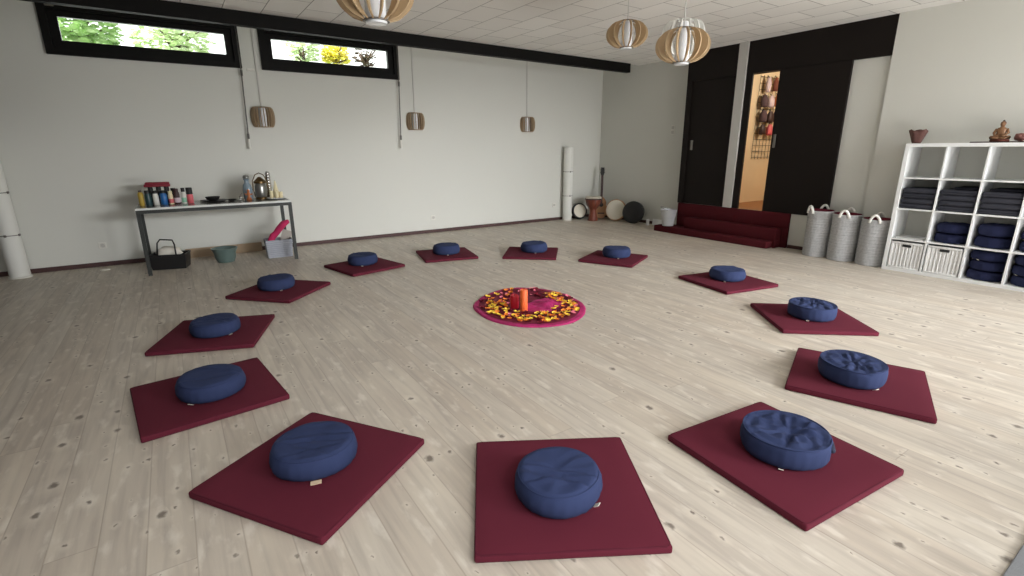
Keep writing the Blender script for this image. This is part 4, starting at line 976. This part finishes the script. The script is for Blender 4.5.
# wicker drawers
for col in (0, 1):
    x, y, z = cell(col, 0)
    t = thing('wicker_basket', ('white wicker basket in the bottom left corner of the shelf' if col == 0 else 'white wicker basket second from left in the bottom shelf row'), 'basket', (x + 0.006, y, z + 0.001), 0, 'wicker baskets in the shelf')
    w, h, d = CELL - 0.022, CELL - 0.022, 0.34
    bm = bm_new(); nb = 9       # bulging vertical weave on the front
    ys = [(-w / 2 + 0.02) + (w - 0.04) * i / 72 for i in range(73)]; zs = [0.015 + (h - 0.03) * j / 30 for j in range(31)]
    def fx(y_, z_):
        u = (y_ + w / 2) / w * nb * PI
        return 0.010 - 0.005 * abs(math.sin(u)) + 0.0015 * math.sin(z_ * 190 + (1.57 if int(u / PI) % 2 else 0))
    vg = [[bm.verts.new((fx(a, b_), a, b_)) for a in ys] for b_ in zs]
    for j in range(30):
        for i in range(72): bm.faces.new((vg[j][i], vg[j][i + 1], vg[j + 1][i + 1], vg[j + 1][i]))
    add_box(bm, (0.014, -w / 2 + 0.004, 0.004), (d, -w / 2 + 0.016, h - 0.006)); add_box(bm, (0.014, w / 2 - 0.016, 0.004), (d, w / 2 - 0.004, h - 0.006)); add_box(bm, (d - 0.01, -w / 2 + 0.016, 0.004), (d, w / 2 - 0.016, h - 0.006)); add_box(bm, (0.014, -w / 2 + 0.016, 0.004), (d - 0.01, w / 2 - 0.016, 0.014))
    obj('body', bm, 'wicker', t, True, angle=40)
    bm = bm_new(); e = 0.022
    add_box(bm, (0, -w / 2, 0), (0.016, w / 2, e), 0.005); add_box(bm, (0, -w / 2, h - e), (0.016, w / 2, h), 0.005); add_box(bm, (0, -w / 2, e), (0.016, -w / 2 + e, h - e), 0.005); add_box(bm, (0, w / 2 - e, e), (0.016, w / 2, h - e), 0.005)
    obj('frame', bm, 'wicker_trim', t, True, angle=40)
    bm = bm_new(); add_box(bm, (-0.002, -0.045, h - 0.058), (0.014, 0.045, h - 0.028), 0.006); obj('handle_slot', bm, 'slot', t)
# flat clear tray in the empty cell
x, y, z = cell(0, 1)
bm = bm_new(); add_box(bm, (0.03, -0.13, 0.0005), (0.3, 0.13, 0.012), 0.003); o = obj('flat_tray', bm, 'wicker_trim', loc=(x, y, z)); tag(o, 'flat pale tray in the empty cell above the corner wicker basket', 'tray')
# things on top of the shelf
t = thing('clay_pot', 'crumpled brown clay pot on the left end of the shelf top', 'pot', (7.2, 2.372, 1.4705))
t.scale = (0.86, 0.86, 0.97)
bm = bm_new()
def crumple(p):
    a = math.atan2(p.y, p.x); k = 1 + 0.12 * math.sin(5 * a) * (p.z / 0.15) ; return Vector((p.x * k, p.y * k, p.z + 0.012 * math.sin(3 * a + 1) * (p.z / 0.15)))
add_lathe(bm, [(0, 0), (0.045, 0), (0.055, 0.02), (0.085, 0.11), (0.098, 0.15), (0.09, 0.15), (0.074, 0.1), (0.04, 0.02), (0, 0.015)], 40, fn=crumple); obj('body', bm, 'terracotta', t, True)
bm = bm_new(); add_lathe(bm, [(0, 0.09), (0.05, 0.095), (0.068, 0.09)], 24); obj('soil', bm, 'darkbrown', t, True)
bm = bm_new(); add_box(bm, (-0.1, -0.62, 0), (0.1, 0.18, 0.012), 0.003); o = obj('wooden_tray', bm, 'darkbrown', loc=(7.2, 1.69, 1.4705)); tag(o, 'flat dark wooden tray under the golden statue on the shelf top', 'tray')
t = thing('seated_statue', 'golden brown seated figure statue on the dark tray', 'statue', (7.2, 1.66, 1.483), -PI / 2)
bm = bm_new(); add_lathe(bm, [(0, 0), (0.075, 0), (0.08, 0.012), (0.07, 0.024), (0, 0.024)], 24, fn=lambda p: Vector((p.x, p.y * 0.75, p.z))); obj('pedestal', bm, 'rust', t, True, angle=40)
bm = bm_new()   # crossed legs, torso and arms in one body
add_lathe(bm, [(0, 0.022), (0.04, 0.024), (0.048, 0.05), (0.036, 0.085), (0.042, 0.115), (0.036, 0.132), (0.016, 0.142), (0.013, 0.155), (0, 0.156)], 20, fn=lambda p: Vector((p.x, p.y * 0.7, p.z)))
for s in (-1, 1):
    add_tube(bm, [(s * 0.02, 0.0, 0.038), (s * 0.068, -0.02, 0.038), (s * 0.045, -0.055, 0.034), (-s * 0.02, -0.055, 0.034)], [0.02, 0.019, 0.015, 0.011], 10)
    add_tube(bm, [(s * 0.038, 0, 0.125), (s * 0.056, -0.005, 0.085), (s * 0.04, -0.035, 0.06), (s * 0.008, -0.05, 0.055)], [0.013, 0.012, 0.01, 0.008], 8)
obj('body', bm, 'gold', t, True)
bm = bm_new(); bmesh.ops.create_uvsphere(bm, u_segments=16, v_segments=12, radius=0.024, matrix=T4(0, -0.003, 0.172) @ Matrix.Diagonal((0.9, 0.95, 1.15, 1)))
bmesh.ops.create_icosphere(bm, subdivisions=1, radius=0.004, matrix=T4(0, -0.026, 0.170)); obj('head', bm, 'gold', t, True)
bm = bm_new(); bmesh.ops.create_uvsphere(bm, u_segments=16, v_segments=10, radius=0.024, matrix=T4(0, 0.003, 0.18) @ Matrix.Diagonal((0.95, 0.95, 0.9, 1)))
bmesh.ops.create_uvsphere(bm, u_segments=10, v_segments=8, radius=0.009, matrix=T4(0, 0.003, 0.204)); obj('hair_knot', bm, 'darkbrown', t, True)
o = obj('rough_stone', lump_bm(0.045, 0.055, 0.038, 4, 0.4), 'stone', smooth=True, loc=(7.2, 1.50, 1.523)); tag(o, 'reddish rough stone right of the golden statue', 'stone')

# ------------------------------------------------------------------ laundry baskets
for (x, y, R, h, lab) in ((7.225, 3.282, 0.156, 0.615, 'leftmost of three, beside the steps'), (7.22, 2.955, 0.165, 0.60, 'middle of three'), (7.21, 2.605, 0.165, 0.575, 'rightmost of three, beside the white shelf')):
    t = thing('laundry_basket', 'tall pale grey woven laundry basket, ' + lab, 'basket', (x, y, 0), 0, 'woven laundry baskets')
    prof = [(0, 0.001), (R * 0.97, 0.001)]
    n = 26
    for k in range(n):
        z0 = 0.004 + (h - 0.008) * k / n; dz = (h - 0.008) / n
        rr_ = R * (0.98 + 0.02 * k / n)
        prof += [(rr_ - 0.003, z0), (rr_ + 0.002, z0 + dz * 0.3), (rr_ + 0.002, z0 + dz * 0.7)]
    prof += [(R, h - 0.002), (R - 0.008, h), (R - 0.012, h - 0.006)]
    bm = bm_new(); add_lathe(bm, prof, 48); obj('woven_body', bm, 'rope', t, True)
    bm = bm_new(); add_lathe(bm, [(R - 0.012, h - 0.002), (R - 0.011, h + 0.004), (R - 0.014, h + 0.006), (R - 0.016, h - 0.02), (R * 0.92, 0.02), (0, 0.018)], 48); obj('lining', bm, 'lining', t, True)
    for s, a in ((1, math.radians(150 if y > 3.2 else 190)), (-1, math.radians(13))):
        bm = bm_new(); pts = []
        for k in range(13):
            f = k / 12; aa = a + (f - 0.5) * 0.66
            pts.append(((R + 0.006) * math.cos(aa), (R + 0.006) * math.sin(aa), h - 0.04 + 0.095 * math.sin(PI * f) ** 0.6))
        add_tube(bm, pts, 0.016, 8); obj('rope_handle', bm, 'rope_white', t, True)

# ------------------------------------------------------------------ wire grid in the hall with things hung on it
t = thing('wire_grid', 'black wire grid on the warm hall wall behind the open door', 'rack', (8.75, 5.098, 1.24))
bm = bm_new()
for k in range(8): add_tube(bm, [(-0.35 + k * 0.1, 0, 0), (-0.35 + k * 0.1, 0, 1.36)], 0.004, 5)
for k in range(14): add_tube(bm, [(-0.35, -0.006, 0.03 + k * 0.1), (0.35, -0.006, 0.03 + k * 0.1)], 0.004, 5)
obj('grid', bm, 'black', t)
bm = bm_new()
for x in (-0.3, 0.3):
    add_tube(bm, [(x, 0.012, 1.33), (x, -0.012, 1.33)], 0.008, 8)
obj('wall_hook', bm, 'greymetal', t)
hang = [(-0.2, 2.46, 0.1, 0.24, 'lilac', 'pale'), (0.02, 2.48, 0.1, 0.22, 'rust', 'rust red'), (-0.26, 2.2, 0.13, 0.2, 'mauve', 'mauve'), (-0.06, 2.2, 0.12, 0.2, 'lilac', 'pale'), (0.12, 2.22, 0.09, 0.2, 'copper', 'copper'), (-0.24, 1.96, 0.13, 0.2, 'mauve', 'mauve'), (-0.03, 1.95, 0.12, 0.2, 'darkbrown', 'dark brown'), (0.14, 1.97, 0.1, 0.2, 'mauve', 'mauve'), (-0.22, 1.74, 0.12, 0.17, 'darkbrown', 'dark brown'), (0.0, 1.74, 0.12, 0.19, 'coral', 'pink'), (0.15, 1.74, 0.09, 0.19, 'mauve', 'mauve')]
rows_ = {2.46: 'top', 2.48: 'top', 2.2: 'second', 2.22: 'second', 1.96: 'third', 1.95: 'third', 1.97: 'third', 1.74: 'lowest'}
pos = ['left', 'right', 'left', 'middle', 'right', 'left', 'middle', 'right', 'left', 'middle', 'right']
for i, (x, z, w, h, m, cn) in enumerate(hang):
    w *= 1.2; h *= 1.12
    t = thing('hanging_pouch', '%s pouch hanging in the %s row of the hall wire grid, %s' % (cn, rows_[z], pos[i]), 'pouch', (8.75 + x, 5.035, z - h / 2), 0, 'pouches hung on the hall grid')
    bm = bm_new(); add_lathe(bm, [(0, 0), (w * 0.42, 0.006), (w * 0.52, h * 0.2), (w * 0.5, h * 0.6), (w * 0.3, h * 0.8), (w * 0.34, h * 0.86), (0, h * 0.86)], 16, fn=lambda p: Vector((p.x, p.y * 0.6, p.z))); obj('bag', bm, m, t, True)
    bm = bm_new(); add_tube(bm, [(-w * 0.2, 0, h * 0.84), (0, 0.03, h), (w * 0.2, 0, h * 0.84)], 0.005, 6); obj('loop', bm, 'black', t)

# ------------------------------------------------------------------ grey mat by the terrace opening (right foreground corner)
bm = bm_new(); add_box(bm, (1.98, -0.6, 0.001), (3.6, 0.212, 0.016), 0.004); o = obj('door_mat', bm, 'greyf'); tag(o, 'grey floor mat at the bottom right corner by the terrace doors', 'mat')

# ------------------------------------------------------------------ light
def area(name, loc, direction, sx, sy, power, col=(1, 1, 1)):
    l = bpy.data.lights.new(name, 'AREA'); l.shape = 'RECTANGLE'; l.size = sx; l.size_y = sy; l.energy = power; l.color = col
    o = bpy.data.objects.new(name, l); C.objects.link(o); o.location = loc
    o.rotation_euler = Vector(direction).to_track_quat('-Z', 'Y').to_euler()
    return o
ar = area('terrace_daylight', (6.3, -4.5, 3.6), (-0.15, 1, -0.2), 5, 3, 540, (0.96, 0.98, 1.0)); ar.data.spread = math.radians(70)
ar = area('ceiling_fill', (4.4, -2.2, 0.1), (-0.1, 0.75, 0.65), 5.0, 1.2, 210, (1.0, 0.98, 0.95)); ar.data.spread = math.radians(150)  # added fill lamp, aimed up through the openings to lift the ceiling
ar = area('near_left_fill', (0.2, YN - 0.2, 2.3), (0.0, 0.6, -0.8), 3.4, 0.3, 42, (0.98, 0.99, 1.0)); ar.data.spread = math.radians(100)  # added fill lamp that brightens the near left floor
for i, (a, b_) in enumerate(W):
    area('clerestory_daylight', ((a + b_) / 2, YW + 0.3, 2.79), (0, -1, -0.25), 1.7, 0.25, 12, (0.95, 1.0, 0.95))
l = bpy.data.lights.new('hall_lamp', 'POINT'); l.energy = 62; l.color = (1.0, 0.92, 0.79); l.shadow_soft_size = 0.12
o = bpy.data.objects.new('hall_lamp', l); C.objects.link(o); o.location = (8.6, 3.6, 2.6)
sun = bpy.data.lights.new('sun', 'SUN'); sun.energy = 24.0; sun.angle = 0.01
o = bpy.data.objects.new('sun', sun); C.objects.link(o); o.rotation_euler = Vector((0.75, 0.0, -0.66)).to_track_quat('-Z', 'Y').to_euler()
w = bpy.data.worlds.new('sky'); scene.world = w; w.use_nodes = True
nt = w.node_tree; bg = nt.nodes['Background']; bg.inputs['Color'].default_value = (0.98, 0.99, 1.0, 1)
tc = nt.nodes.new('ShaderNodeTexCoord'); sp = nt.nodes.new('ShaderNodeSeparateXYZ'); nt.links.new(tc.outputs['Generated'], sp.inputs[0])
mr = nt.nodes.new('ShaderNodeMapRange'); mr.inputs[1].default_value = 0.0; mr.inputs[2].default_value = 0.6; mr.inputs[3].default_value = 1.0; mr.inputs[4].default_value = 2.6
nt.links.new(sp.outputs['Y'], mr.inputs[0]); nt.links.new(mr.outputs[0], bg.inputs['Strength'])

vs = scene.view_settings
vs.view_transform = 'Standard'; vs.look = 'None'; vs.gamma = 1.0; vs.use_curve_mapping = False; vs.exposure = -0.14
